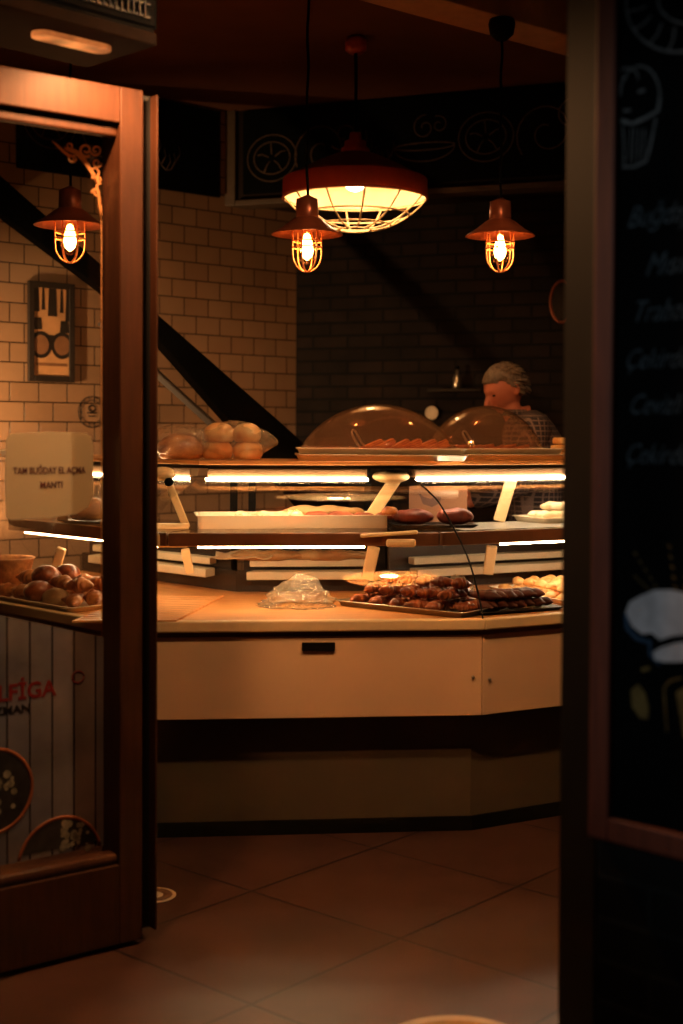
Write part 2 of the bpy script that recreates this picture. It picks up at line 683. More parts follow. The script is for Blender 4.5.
# ceiling beam (its underside catches the lamps)
bd = hv(.70, .57)
b0 = V(.15, 5.31, 0) - bd * 3.0
b1 = V(.15, 5.31, 0) + bd * 4.2
bn = V(-bd.y, bd.x, 0)
p_near = atz(464, 6, 3.13)
p_far = atz(420, 17, 3.13)
wbeam = abs((p_far - p_near).dot(bn))
q0 = p_near - bd * 1.6
q1 = p_near + bd * 2.6
tag(MB().prism([q0, q1, q1 + bn * wbeam, q0 + bn * wbeam], 3.13, CEIL).build('trim_1', 'beam_paint', bevel=.006), kind='structure')

# bulkhead over the brick wall, with pilaster and ledge
MC = V(-.65, 7.756, 0)
BN = V(-BD.y, BD.x, 0)
if BN.y < 0:
    BN = -BN
gap = (COR - MC).dot(BN)
tag(MB().prism([MC, MC + BD * 3.9, MC + BD * 3.9 + BN * (gap - .01), MC + BN * (gap - .01)], 2.76, CEIL).build('trim_2', 'dark_wood'), kind='structure')
TN = V(TD.y, -TD.x, 0)           # out of the tiled wall into the room
fr = Matrix.Translation(MC) @ Matrix.Rotation(math.atan2(BD.y, BD.x), 4, 'Z')
pc = MC - BN * .03
tag(MB().prism([pc - BD * .05, pc + BD * .05, pc + BD * .05 + BN * .12, pc - BD * .05 + BN * .12], 2.74, CEIL).build('trim_3', 'trim_paint', bevel=.005), kind='structure')
tag(MB().prism([MC + BD * .06 - BN * .05, MC + BD * 3.9 - BN * .05, MC + BD * 3.9 + BN * .1, MC + BD * .06 + BN * .1], 2.735, 2.765).build('trim_4', 'trim_paint', bevel=.004), kind='structure')


def swirl(mb, o, r, u, rad, turns, width=.006, sgn=1, start=0., n=None):
    pts = []
    N = 26
    for k in range(N + 1):
        t = k / N
        a = start + sgn * t * turns * 2 * PI
        pts.append(o + (r * math.cos(a) + u * math.sin(a)) * rad * (1 - .8 * t))
    mb.tube(pts, width * .7, 6, flat=.3, nrm=r.cross(u))


def ringp(mb, o, r, u, rx, ry, width=.006, a0=0, a1=2 * PI, N=28):
    pts = [o + r * rx * math.cos(a0 + (a1 - a0) * k / N) + u * ry * math.sin(a0 + (a1 - a0) * k / N) for k in range(N + 1)]
    mb.tube(pts, width * .7, 6, flat=.3, nrm=r.cross(u))


def mural(name, label, o, r, nrm, length, z0, z1, seed):
    rnd = random.Random(seed)
    u = V(0, 0, 1)
    t = thing(name, label, 'mural board', o, math.atan2(r.y, r.x))
    MB().prism([o, o + r * length, o + r * length + nrm * .02, o + nrm * .02], z0, z1).build('board', 'black_board', t, bevel=.003)
    m = MB()
    h = z1 - z0
    x = .18
    k = 0
    while x < length - .15:
        c = o + r * x + u * (z0 + h * rnd.uniform(.35, .62)) + nrm * .022
        kind = k % 4
        if kind == 0:
            ringp(m, c, r, u, .15, .13)
            ringp(m, c, r, u, .11, .09)
            for a in range(5):
                an = a * 2 * PI / 5 + .4
                d = r * math.cos(an) + u * math.sin(an)
                m.tube([c + d * .02, c + d * .06 + u * .01, c + d * .09], .004, 6, flat=.3, nrm=nrm)
        elif kind == 1:
            swirl(m, c, r, u, .17, 1.4, sgn=-1, start=rnd.uniform(0, 6))
            swirl(m, c + r * .13 + u * .08, r, u, .09, 1.2, start=rnd.uniform(0, 6))
        elif kind == 2:
            pts = [c + r * (-.16 + .32 * q / 10) + u * (.1 * math.sin(q * .62) + (q - 5) * .012) for q in range(11)]
            m.tube(pts, .004, 6, flat=.3, nrm=nrm)
            for q in range(1, 10):
                e = pts[q]
                m.tube([e, e + r * .03 + u * .05, e + r * .02 + u * .09], .003, 6, flat=.3, nrm=nrm)
        else:
            ringp(m, c, r, u, .17, .08, a0=PI, a1=2 * PI)
            ringp(m, c, r, u, .17, .02)
            swirl(m, c + u * .1, r, u, .07, 1.3, start=rnd.uniform(0, 6))
            swirl(m, c + u * .11 + r * .08, r, u, .05, 1.2, sgn=-1, start=2)
        x += rnd.uniform(.26, .34)
        k += 1
    m.build('chalk_drawing', 'chalk_mural', t)
    return t


mural('chalk_mural', 'long black chalk mural of bowls and swirls above the dark brick wall', MC + BD * .1 - BN * .012, BD, -BN, 3.2, 2.80, 3.265, 3)
ml = MC - TD * 1.35 + TN * .004
mural('chalk_mural', 'short black chalk mural above the white tiles, left of the pilaster', ml, TD, TN, 1.27, 2.78, 3.265, 5)

# right-hand side of the doorway: post, splayed brick wall
P1 = at(562, 600, 2.80)
P2 = at(598, 600, 2.66)
P1.z = P2.z = 0
SD = hv(.70, -.714)              # along the splayed wall to the right
SN = V(-SD.y, SD.x, 0)           # into the wall, away from the camera
if SN.y < 0:
    SN = -SN
tag(MB().prism([P1, P2, P2 + SN * .16, P1 + V(.06, .18, 0)], 0, 3.2).build('trim_5', 'post_paint', bevel=.004), kind='structure')
P3 = P2 + SD * 1.3
wall('wall_splay', (P2 + SD * .004).xy, P3.xy, 0, 3.2, .15, 'outer_brick', inside=1)

# ================================================================== ENTRANCE DOOR
E1 = atz(157, 936, .012)
E0 = atz(0, 975, .012)
E1.z = E0.z = 0
DD = (E1 - E0).normalized()
DN = V(DD.y, -DD.x, 0)            # face towards the street
DW = .95
DTOP = at(150, 93, E1.y).z


def du(x, dep=0., y=500):
    """distance along the door, from its free edge, of the picture column x"""
    p = atplane(x, y, E1 - DN * dep, DN)
    return (p - E1).dot(DD)


door = thing('door_1', None, None, E1 - DD * DW, math.atan2(DD.y, DD.x), kind='structure')
TH = .11


def dbox(u0, u1, z0, z1, d0, d1):
    a, b = E1 + DD * u0, E1 + DD * u1
    return [a - DN * d0, b - DN * d0, b - DN * d1, a - DN * d1], z0, z1


u143, u154, u120 = du(143), du(155.8), du(120)
zt0 = .24
m = MB()
MB().prism(*dbox(u120, u143, .015, DTOP, 0, TH)).build('stile', 'door_wood', door, bevel=.004)
MB().prism(*dbox(-DW, -DW + .11, .015, DTOP, 0, TH)).build('stile', 'door_wood', door, bevel=.004)
MB().prism(*dbox(-DW + .11, u120, DTOP - .10, DTOP, 0, TH)).build('rail', 'door_wood', door, bevel=.004)
MB().prism(*dbox(-DW + .11, u120, .015, zt0, 0, TH)).build('rail', 'door_wood', door, bevel=.004)
m = MB()
m.prism(*dbox(-DW + .11, u120, DTOP - .135, DTOP - .1, .018, .05))
m.build('glazing_bead', 'door_wood', door, bevel=.006)
m = MB()
m.prism(*dbox(-DW + .11, u120, zt0, zt0 + .03, .004, .06))
m.build('glazing_bead', 'door_wood', door, bevel=.012)
MB().prism(*dbox(u143, u154, .03, DTOP - .005, .035, TH - .01)).build('seal_strip', 'rubber', door)
MB().prism(*dbox(u154, 0.0, .03, DTOP - .005, .0, TH)).build('edge_strip', 'door_wood', door, bevel=.002)
GD = .098
MB().prism(*dbox(-DW + .1, u120 + .005, zt0 - .01, DTOP - .09, GD, GD + .006)).build('glass_pane', 'door_glass', door)


def dg(x, y, off=.0):
    return atplane(x, y, E1 - DN * (GD - .0015 - off), DN)


m = MB()                            # scroll ornament in the upper right corner of the pane
up = V(0, 0, 1)
gpp = lambda x, y: dg(x, y)


def stroke(pts, w):
    N = len(pts)
    m.tube([gpp(*p) for p in pts], [.62 * w * (0.35 + .65 * math.sin(PI * (k + .5) / N)) for k in range(N)], 8, flat=.08, nrm=DN)


def pswirl(cx, cy, r, a0, turns, w, sg=1):
    pts = []
    for k in range(17):
        t = k / 16
        a = a0 + sg * turns * 2 * PI * t
        pts.append((cx + r * (1 - .75 * t) * math.cos(a), cy + r * (1 - .75 * t) * math.sin(a)))
    m.tube([gpp(*p) for p in pts], [.8 * w * (1 - .3 * k / 16) for k in range(17)], 8, flat=.1, nrm=DN)


stroke([(52, 141), (58, 146), (64, 152), (70, 156), (76, 156)], .008)
stroke([(64, 148), (70, 150), (76, 152), (84, 160), (92, 172), (97, 184)], .012)
pswirl(72, 158, 4.5, 0, 1.2, .0045)
pswirl(69, 146, 4, 2, 1.1, .0035, -1)
pswirl(86, 150, 7, 1, 1.3, .005)
pswirl(96, 150, 6, 3, 1.3, .004, -1)
pswirl(97, 163, 5, 0, 1.2, .004)
pswirl(94, 172, 6, 2, 1.2, .0045, -1)
pswirl(99, 180, 4, 1, 1.2, .004)
pswirl(96, 193, 4.5, 3, 1.2, .0045)
stroke([(98, 178), (97, 188), (99, 196), (100, 208), (101, 220)], .008)
stroke([(101.5, 205), (101.5, 330), (101.5, 520), (101.5, 718)], .0028)
m.build('glass_ornament', 'gold_print', door)
h = V(0, 0, 0)
# ------ notice taped on the glass
nt_ = thing('paper_notice', 'pale paper notice with two lines of dark capitals taped on the door glass', 'notice', dg(48, 518))
c = [dg(6, 436), dg(92, 434), dg(94, 500), dg(78, 516), dg(7, 521)]
poly = []
for (x, y) in ((10, 434), (48, 432), (86, 433), (91, 437), (93, 446), (93, 494), (88, 507), (76, 514), (48, 518), (10, 520), (6, 517), (5, 480), (6, 440)):
    poly.append(dg(x, y, .0008))
MB().extrude(poly, DN * .0012).build('sheet', 'paper', nt_)
m = MB()
q = lambda x, y: dg(x, y, .0028)
write(m, 'TAM BUĞDAY EL AÇMA', q(50, 473.5), DD, up, .0255, center=True, bold=.0003, fit=(q(86, 473) - q(14, 473)).length)
write(m, 'MANTI', q(51.5, 488), DD, up, .0255, center=True, bold=.0003, fit=(q(62, 488) - q(40, 488)).length)
m.build('lettering', 'paper_ink', nt_)

# ================================================================== AIR CURTAIN over the door
au = hv(.70, .714)
an = V(au.y, -au.x, 0)              # towards the street, right
ZU = 2.52
ac = atz(157, 46, ZU)
ac.z = 0
t = thing('air_curtain', 'dark metal air curtain with a slotted grille mounted above the open door', 'air curtain', (ac - au * .5) + V(0, 0, ZU), math.atan2(au.y, au.x))
L_ = 1.25
MB().prism([ac, ac - au * L_, ac - au * L_ - an * .33, ac - an * .33], ZU, ZU + .035).build('flange', 'grey_metal', t, bevel=.004)
a2 = ac - au * .0 - an * .02
MB().prism([a2 + au * .02, a2 - au * L_, a2 - au * L_ - an * .29, a2 + au * .02 - an * .29], ZU + .05, ZU + .32).build('housing', 'black_metal', t, bevel=.01)
MB().prism([a2 + au * .005, a2 - au * (L_ - .01), a2 - au * (L_ - .01) - an * .28, a2 + au * .005 - an * .28], ZU + .034, ZU + .051).build('trim_band', 'black_metal', t)
m = MB()
for k in range(60):
    o = a2 - au * (.03 + k * .02)
    m.bar(o + V(0, 0, ZU + .075) + an * .004, o + V(0, 0, ZU + .30) + an * .004, .004, .010, up=an)
for k in range(7):
    o = a2 + V(0, 0, ZU + .08 + k * .036) + an * .003
    m.bar(o - au * .01, o - au * (L_ - .02), .006, .006)
m.build('grille', 'grille_metal', t)
cc0, cc1 = atz(44, 33, ZU), atz(99, 46, ZU)
dcc = (cc1 - cc0).normalized()
ncc = V(dcc.y, -dcc.x, 0)
rcap = .034
poly = []
for k in range(13):
    a = -PI / 2 + PI * k / 12
    poly.append(cc1 + dcc * rcap * math.cos(a) + ncc * rcap * math.sin(a))
for k in range(13):
    a = PI / 2 + PI * k / 12
    poly.append(cc0 + dcc * rcap * math.cos(a) + ncc * rcap * math.sin(a))
o = MB().extrude([p - V(0, 0, .014) for p in poly], (0, 0, .016)).build('heating_lens', 'heater_glow', t, bevel=.004)
o['label'] = 'glowing orange capsule lens'

# ================================================================== CHALKBOARD on the splayed wall
fo = P2 + SD * .002
t = thing('chalkboard', 'tall wood framed chalkboard with white chalk drawings right of the doorway', 'chalkboard', fo + V(0, 0, .66), math.atan2(SD.y, SD.x))
BN2 = -SN
zb0 = atplane(600, 834, fo, SN).z
W2, zb1 = .78, 2.85
fw = .046


def fb(u0, u1, z0, z1, d0, d1):
    a, b = fo + SD * u0, fo + SD * u1
    return [a + BN2 * d0, b + BN2 * d0, b + BN2 * d1, a + BN2 * d1], z0, z1


MB().prism(*fb(fw * .8, W2 - fw * .8, zb0 + fw * .8, zb1 - fw * .8, .004, .014)).build('board', 'black_board', t)
m = MB()
m.prism(*fb(0, fw, zb0, zb1, .002, .03))
m.prism(*fb(W2 - fw, W2, zb0, zb1, .002, .03))
m.prism(*fb(fw, W2 - fw, zb0, zb0 + fw, .002, .03))
m.prism(*fb(fw, W2 - fw, zb1 - fw, zb1, .002, .03))
m.build('frame', 'frame_wood', t, bevel=.004)
bq = lambda x, y: atplane(x, y, fo + BN2 * .0155, SN)


def cl(m, pts, w, flat=.25):
    m.tube([bq(*p) for p in pts], w * .46, 6, flat=flat, nrm=BN2)


def arc(cx, cy, rx, ry, a0, a1, N=18):
    return [(cx + rx * math.cos(a0 + (a1 - a0) * k / N), cy + ry * math.sin(a0 + (a1 - a0) * k / N)) for k in range(N + 1)]


m = MB()                            # croissant / ring pastry at the top
cl(m, arc(676, 4, 50, 48, .35 * PI, 1.12 * PI), .006)
cl(m, arc(690, 0, 32, 24, .35 * PI, 1.05 * PI), .005)
for a in (.95, .82, .68, .55):
    ca, sa = math.cos(a * PI), math.sin(a * PI)
    cl(m, [(680 + 34 * ca, 2 + 25 * sa), (677 + 42 * ca + 3, 4 + 36 * sa), (676 + 49 * ca, 4 + 47 * sa)], .005)
m.build('pastry_drawing', 'chalk_white', t)
m = MB()                            # cupcake
cl(m, arc(640, 97, 20, 31, -PI, 0), .005)
cl(m, arc(627, 77, 11, 9, .8 * PI, 2.1 * PI), .004)
cl(m, [(621, 120), (632, 124), (646, 118), (658, 111), (660, 98)], .009)
cl(m, [(623, 124), (624, 148), (624, 165)], .004)
cl(m, [(656, 118), (650, 148), (646, 162)], .006)
cl(m, [(622, 167), (634, 167), (647, 161)], .005)
for x in (629, 633, 638, 643):
    cl(m, [(x + 2, 128), (x + 1, 148), (x, 164)], .0028)
cl(m, [(638, 92), (645, 90)], .008)
cl(m, [(622, 79), (627, 77)], .007)
cl(m, [(623, 111), (631, 110)], .007)
m.build('cupcake_drawing', 'chalk_white', t)
m = MB()
for body, x, y, sz in (('Buğday', 628, 228, .062), ('Mısır', 646, 276, .066), ('Trabzon', 636, 322, .062),
                       ('Çekirdekli', 627, 369, .058), ('Cevizli', 631, 414, .058), ('Çekirdekli', 627, 463, .058)):
    write(m, body, bq(x, y), SD, up, sz * .94, shear=.5, bold=-.0004, wid=.78)
m.build('lettering', 'chalk_dim', t)
m = MB()
m.extrude([bq(x, y) for x, y in ((626, 612), (630, 602), (640, 596), (655, 590), (672, 590), (700, 596), (706, 620), (690, 634), (672, 636), (660, 640), (652, 633), (642, 634), (632, 626))], BN2 * .001)
m.extrude([bq(x, y) for x, y in ((653, 652), (662, 647), (676, 643), (700, 640), (700, 660), (680, 662), (664, 662), (655, 660))], BN2 * .001)
m.build('cotton_drawing', 'chalk_cloud', t)
m = MB()
cl(m, [(626, 614), (627, 628), (636, 638), (650, 643)], .010)
cl(m, [(650, 640), (650, 655), (660, 665)], .008)
m.build('shadow_drawing', 'chalk_blue', t)
m = MB()
for a, b in (((634, 552), (654, 584)), ((668, 545), (674, 586)), ((634, 575), (652, 592)), ((690, 545), (684, 586))):
    for k in range(5):
        x = a[0] + (b[0] - a[0]) * k / 4
        y = a[1] + (b[1] - a[1]) * k / 4
        cl(m, [(x, y), (x + 3, y + 4)], .0035)
m.extrude([bq(x, y) for x, y in ((631, 690), (638, 684), (645, 692), (649, 708), (648, 719), (640, 718), (632, 706))], BN2 * .001)
m.extrude([bq(x, y) for x, y in ((641, 668), (650, 666), (650, 670), (642, 672))], BN2 * .001)
cl(m, [(667, 732), (665, 705), (664, 688), (670, 681), (682, 678)], .005)
m.extrude([bq(x, y) for x, y in ((676, 692), (690, 684), (710, 690), (706, 730), (684, 738))], BN2 * .001)
m.build('wheat_drawing', 'chalk_yellow', t)

# ================================================================== DISPLAY COUNTER, three units of an angled island
MD = hv(1, .098)
RD = hv(.875, .485)
LD = hv(-.70, .72)
A1 = V(.51, 4.83, 0)
A0 = A1 - MD * 1.305
T1 = V(.284, 5.40, 0)
T0 = V(-.555, 5.315, 0)
AR = A1 + RD * 1.15
TR = T1 + RD * 1.15
AL = A0 + LD * 1.15
TLc = T0 + LD * 1.15
PROF = [(-.004, .765), (.03, .822), (.08, .882), (.17, .968), (.28, 1.038), (.40, 1.096), (.52, 1.150), (.62, 1.189), (.72, 1.215), (.86, 1.243), (.985, 1.266)]
ZD = .785                             # deck
ZS = 1.072                            # upper shelf
ZT = 1.338                            # counter top


class Unit:
    def __init__(s, a0, a1, t0, t1):
        s.a0, s.a1, s.t0, s.t1 = a0, a1, t0, t1

    def P(s, u, l):
        a = s.a0.lerp(s.a1, u)
        t = s.t0.lerp(s.t1, u)
        return a + (t - a) * l

    def q(s, u0, u1, l0, l1):
        return [s.P(u0, l0), s.P(u1, l0), s.P(u1, l1), s.P(u0, l1)]


def build_unit(label, U, led_top, led_low, seam=False, slot=False, led='led'):
    base = U.P(.5, .8)
    d = (U.a1 - U.a0)
    t = thing('display_counter', label, 'counter', base, math.atan2(d.y, d.x), 'units of the glass display counter')
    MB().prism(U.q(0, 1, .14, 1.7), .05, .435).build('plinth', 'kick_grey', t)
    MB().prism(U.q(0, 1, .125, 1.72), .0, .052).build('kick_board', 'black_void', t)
    MB().prism(U.q(0, 1, .06, 1.7), .435, .735).build('carcass', 'black_void', t)
    MB().prism(U.q(.001, .999, .0, .06), .437, .728).build('front_panel', 'laminate', t, bevel=.003)
    MB().prism(U.q(0, 1, .02, .07), .728, .748).build('shadow_gap', 'brown_profile', t)
    MB().prism(U.q(0, 1, -.035, .03), .747, .788).build('edge_strip', 'edge_cream', t, bevel=.006)
    MB().prism(U.q(0, 1, .03, 1.5), .735, ZD).build('deck', 'deck_wood', t)
    MB().prism(U.q(0, 1, 1.5, 1.56), .735, .872).build('back_panel', 'back_panel', t)
    MB().prism(U.q(0.12, .88, 1.36, 1.5), .842, .876).build('rear_ledge', 'rail_white', t, bevel=.004)
    MB().prism(U.q(0.12, .88, 1.42, 1.52), .893, .922).build('rear_ledge', 'rail_white', t, bevel=.004)
    MB().prism(U.q(.04, .96, 1.53, 1.56), .87, .97).build('rear_rail', 'back_panel', t)
    # upper shelf
    MB().prism(U.q(.01, .99, .60, 1.38), 1.062, ZS).build('glass_shelf', 'case_glass', t)
    MB().prism(U.q(.005, .995, .575, .61), 1.02, ZS - .001).build('shelf_profile', 'brown_profile', t, bevel=.004)
    m = MB()
    m.prism(U.q(*led_low, .582, .604), 1.013, 1.02)
    o = m.build('light_strip', led, t)
    o['label'] = 'lit strip under the shelf'
    # top
    MB().prism(U.q(0, 1, .985, 1.8), 1.322, ZT).build('counter_top', 'deck_wood', t, bevel=.002)
    MB().prism(U.q(0.0, 1, 1.01, 1.75), 1.308, 1.323).build('under_frame', 'black_void', t)
    MB().prism(U.q(led_top[0], led_top[1], 1.03, 1.14), 1.272, 1.309)\
        .build('light_housing', 'housing_tan', t, bevel=.006)
    m = MB()
    m.prism(U.q(*led_top, 1.008, 1.026), 1.259, 1.270)
    o = m.build('light_strip', led, t)
    o['label'] = 'lit strip under the counter top'
    # front glass, curved
    def fn(u, v):
        x = v * (len(PROF) - 1)
        k = min(int(x), len(PROF) - 2)
        f = x - k
        c4 = [PROF[max(0, min(len(PROF) - 1, k + j))] for j in (-1, 0, 1, 2)]
        l, z = [.5 * (2 * c4[1][i] + (c4[2][i] - c4[0][i]) * f + (2 * c4[0][i] - 5 * c4[1][i] + 4 * c4[2][i] - c4[3][i]) * f * f
                      + (3 * c4[1][i] - c4[0][i] - 3 * c4[2][i] + c4[3][i]) * f ** 3) for i in (0, 1)]
        p = U.P(.002 + .996 * u, l)
        return V(p.x, p.y, z)
    MB().grid(fn, 30, 36).build('front_glass', 'case_glass', t, solid=.005).modifiers['solid'].use_rim = False
    if seam:
        pts = [fn(1.004, k / 26) for k in range(27)]
        MB().tube(pts, .0035, 8).build('glass_joint', 'black_void', t)
    if slot:
        c0 = atplane(302, 646.5, U.P(0, 0), V(-MD.y, MD.x, 0))
        c1 = atplane(335, 646.5, U.P(0, 0), V(-MD.y, MD.x, 0))
        MB().bar(c0 - V(0, .004, 0), c1 - V(0, .004, 0), .012, .03).build('handle_slot', 'black_void', t, bevel=.002)
    # rear legs that carry the top
    for u in (.06, .94):
        p = U.P(u, 1.62)
        MB().box((p.x, p.y, (1.322 + .735) / 2), (.03, .03, 1.322 - .735)).build('rear_post', 'black_void', t)
    return t


UM = Unit(A0, A1, T0, T1)
UR = Unit(A1, AR, T1, TR)
UL = Unit(AL, A0, TLc, T0)
um = build_unit('middle counter unit with cream front panel and dark handle slot facing the door', UM, (.02, .79), (.11, .72), seam=True, slot=True)
ur = build_unit('right counter unit angled away behind the black glass joint', UR, (.02, .95), (.25, .93), led='led_cool')
ul = build_unit('left counter unit angled away behind the open door glass', UL, (.1, .93), (.12, .95), led='led_soft')


def bracket(t, px_top, px_bot, Yt, Yb, w, name='shelf_bracket', dep=.02):
    a, b = at(*px_top, Yt), at(*px_bot, Yb)
    m = MB()
    m.bar(a, b, w, dep, up=(0, -1, .2))
    return m.build(name, 'cream_plastic', t, bevel=.006)


# slanted supports of the middle unit
bracket(um, (169, 484), (187, 528), 5.30, 5.32, .030)
bracket(um, (185, 549), (190, 573), 5.30, 5.34, .034)
bracket(um, (396, 478), (370, 518), 5.48, 5.52, .050)
bracket(um, (374, 547), (367, 579), 5.42, 5.50, .050)
m = MB()
a = at(391, 476.5, 5.47)
m.ell(a, (.076, .05, .027))
m.build('light_end_cap', 'cream_plastic', um)
m = MB()
m.ell(at(163, 474, 5.28), (.05, .04, .028))
m.build('light_end_cap', 'cream_plastic', um)
m = MB()
m.lathe([(0.0, -.015), (.017, -.015), (.017, .015), (.0, .015)], at(169, 482, 5.25), 16, m=Matrix.Rotation(PI / 2, 3, 'X'))
m.build('knob', 'black_void', um)
m = MB()
m.bar(at(156, 526, 5.28), at(189, 526, 5.30), .03, .022)
m.build('shelf_arm', 'cream_plastic', um, bevel=.006)
for a_, b_, w_, h_ in ((at(156, 540, 5.10), at(189, 540, 5.10), .03, .055), (at(360, 536, 5.12), at(418, 532, 5.12), .03, .014), (at(386, 543, 5.11), at(416, 543, 5.11), .03, .03)):
    MB().bar(a_, b_, w_, h_).build('shelf_end_cap', 'cream_plastic', um, bevel=.010)
# right and left units
MB().prism(UR.q(.12, .97, .66, 1.25), ZS - .0005, ZS + .0008).build('shelf_liner', 'liner', ur)
bracket(ur, (512, 477), (499, 521), 5.72, 5.76, .050)
bracket(ur, (492, 546), (488, 574), 5.70, 5.76, .046)
bracket(ul, (62, 548), (52, 580), 5.50, 5.55, .040)
bracket(ul, (70, 482), (62, 522), 5.50, 5.55, .040)
o = MB().lathe([(0, -.002), (.006, -.002), (.006, .003), (0, .003)], atplane(473, 677, A1, V(-MD.y, MD.x, 0)) - V(0, .003, 0), 12, m=Matrix.Rotation(PI / 2, 3, 'X')).build('screw_cap', 'steel', um)
o = MB().lathe([(0, -.002), (.006, -.002), (.006, .003), (0, .003)], atplane(489, 679, A1, V(-RD.y, RD.x, 0)) - V(-.002, .003, 0), 12, m=Matrix.Rotation(PI / 2, 3, 'X')).build('screw_cap', 'steel', ur)

# ------ vinyl print on the lower half of the door glass
t = thing('vinyl_print', 'dark plank patterned vinyl print with red lettering and plates on the lower door glass', 'window decal', dg(52, 860), math.atan2(DD.y, DD.x))
PD, PN = DD, DN


def pb(x, y, o=0.):
    p = dg(x, y, .0012 + o)
    p.z = max(p.z, zt0 + .031)
    return p


xl = -120
zv = dg(50, 637).z
p0, p1 = pb(xl, 700), pb(103.5, 700)
MB().extrude([V(p0.x, p0.y, zt0 + .031), V(p1.x, p1.y, zt0 + .031), pb(103.5, 637), pb(70, 630), pb(0, 615), pb(xl, 590)], PN * .0006).build('film', 'plank_print', t)
m = MB()
write(m, 'ELFİGA', pb(-12, 703, .001), PD, up, .062, bold=.0012, fit=(pb(56, 700) - pb(-12, 700)).length)
ringp(m, pb(78, 677, .001), PD, up, .018, .016, .003)
m.build('red_lettering', 'print_red', t)
m = MB()
write(m, 'UZMAN', pb(-14, 717, .001), PD, up, .03, bold=.001, fit=(pb(30, 710) - pb(-14, 710)).length)
m.build('dark_lettering', 'print_dark', t)


def disc(mb, c, r, u, rad, th, N=40, ry=None, zmin=None):
    ps = [c + r * rad * math.cos(2 * PI * k / N) + u * (ry or rad) * math.sin(2 * PI * k / N) for k in range(N)]
    if zmin:
        ps = [p for p in ps if p.z > zmin]
    mb.extrude(ps, r.cross(u) * th)


ca, cb = pb(-8, 792, .001), dg(60, 862, .0022)
zm = zt0 + .032
for c, r_ in ((ca, .115), (cb, .125)):
    m = MB()
    disc(m, c, PD, up, r_, .0006, zmin=zm)
    m.build('plate_print', 'print_plate', t)
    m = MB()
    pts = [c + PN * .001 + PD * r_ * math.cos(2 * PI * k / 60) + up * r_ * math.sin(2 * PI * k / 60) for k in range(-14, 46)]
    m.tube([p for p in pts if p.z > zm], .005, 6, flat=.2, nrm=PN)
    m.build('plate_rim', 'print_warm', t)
m = MB()
for k in range(26):
    q_ = pb(72 + RND.uniform(-10, 16), 832 + RND.uniform(-10, 16), .0022)
    disc(m, q_, PD, up, RND.uniform(.005, .012), .0005, 7)
for k in range(14):
    q_ = pb(3 + RND.uniform(-10, 12), 792 + RND.uniform(-22, 22), .0022)
    disc(m, q_, PD, up, RND.uniform(.005, .012), .0005, 7)
m.build('food_print', 'print_salad', t)
for y0, y1, a_ in ((676, 687, 5), (738, 745, 3), (790, 797, 4)):  # warm bands of reflected light, painted onto the film as thin stripes
    MB().extrude([pb(-40, y0), pb(103, y1), pb(103, y1 + a_), pb(-40, y0 + a_)], PN * .0004).build('painted_glow_streak', 'glow_streak_paint', t)
MB().extrude([pb(78, 745), pb(100, 735), pb(100, 850), pb(78, 850)], PN * .0003).build('painted_glow_streak', 'glow_streak_paint', t)

# ================================================================== THINGS IN AND ON THE COUNTER
def tray(name, label, cat, c, rz, lx, ly, z, mat, h=.022, lip=.012, group=None, floor=.004):
    t = MB()
    o = V(c.x, c.y, z)
    def rr(ax, ay, zz):
        r = .02
        out = []
        for sx, sy, a0 in ((1, 1, 0), (-1, 1, PI / 2), (-1, -1, PI), (1, -1, 1.5 * PI)):
            for k in range(5):
                a = a0 + PI / 2 * k / 4
                out.append(V(sx * (ax / 2 - r) + r * math.cos(a), sy * (ay / 2 - r) + r * math.sin(a), zz))
        return out
    t.rings([rr(lx - .03, ly - .03, 0), rr(lx - lip, ly - lip, h - .004), rr(lx, ly, h - .002), rr(lx, ly, h), rr(lx - lip - .004, ly - lip - .004, h),
             rr(lx - .036, ly - .036, floor)], cap=True)
    ob = t.build(name, mat, frame=Matrix())
    ob.location = o
    ob.rotation_euler = (0, 0, rz)
    return tag(ob, label, cat, group)


def mesh_thing(name, mb, mat, cat, **k):
    return tag(mb.build(name, mat, **k), None, cat)


def nz3(p, s, a):
    return noise.noise(Vector(p) * s) * a


def roll(L, r, bend=0., sides=10, ridges=0, flat=.9, seed=0., tip=.45):
    m = MB()
    pts, rr = [], []
    N = 18
    for k in range(N + 1):
        t = k / N
        a = (t - .5)
        x = L * a if not bend else math.sin(a * bend) * L / bend
        y = 0 if not bend else (math.cos(a * bend) - 1) * L / bend
        e = (1 - abs(2 * a) ** 3.2) ** .5 if abs(a) < .5 else 0
        w = r * max(.12, (tip + (1 - tip) * (1 - abs(2 * a))) * e)
        if ridges:
            w *= 1 + .13 * math.sin(t * ridges * 2 * PI)
        pts.append(V(x, y, 0))
        rr.append(w)
    m.tube(pts, rr, sides, flat=flat)
    m.v = [p + V(nz3(p + V(seed, 0, 0), 30, r * .18), nz3(p + V(0, seed, 3), 30, r * .18), nz3(p + V(5, 0, seed), 30, r * .18)) for p in m.v]
    return m


def lump(rx, ry, rz, seed=0., a=.12, s=22, flatb=.5, nu=16, nv=10):
    m = MB()

    def fn(p, d):
        k = 1 + noise.noise(d * 1.7 + V(seed, seed, 0)) * a * 2
        p = p * k
        if p.z < -rz * flatb:
            p.z = -rz * flatb
        return p
    m.ell((0, 0, rz * flatb), (rx, ry, rz), nu, nv, fn=fn)
    return m


def protos(name, cat, mat, makers):
    out = []
    for mk in makers:
        out.append(Proto(mesh_thing(name, mk, mat, cat, frame=Matrix(), sub=1)))
    return out


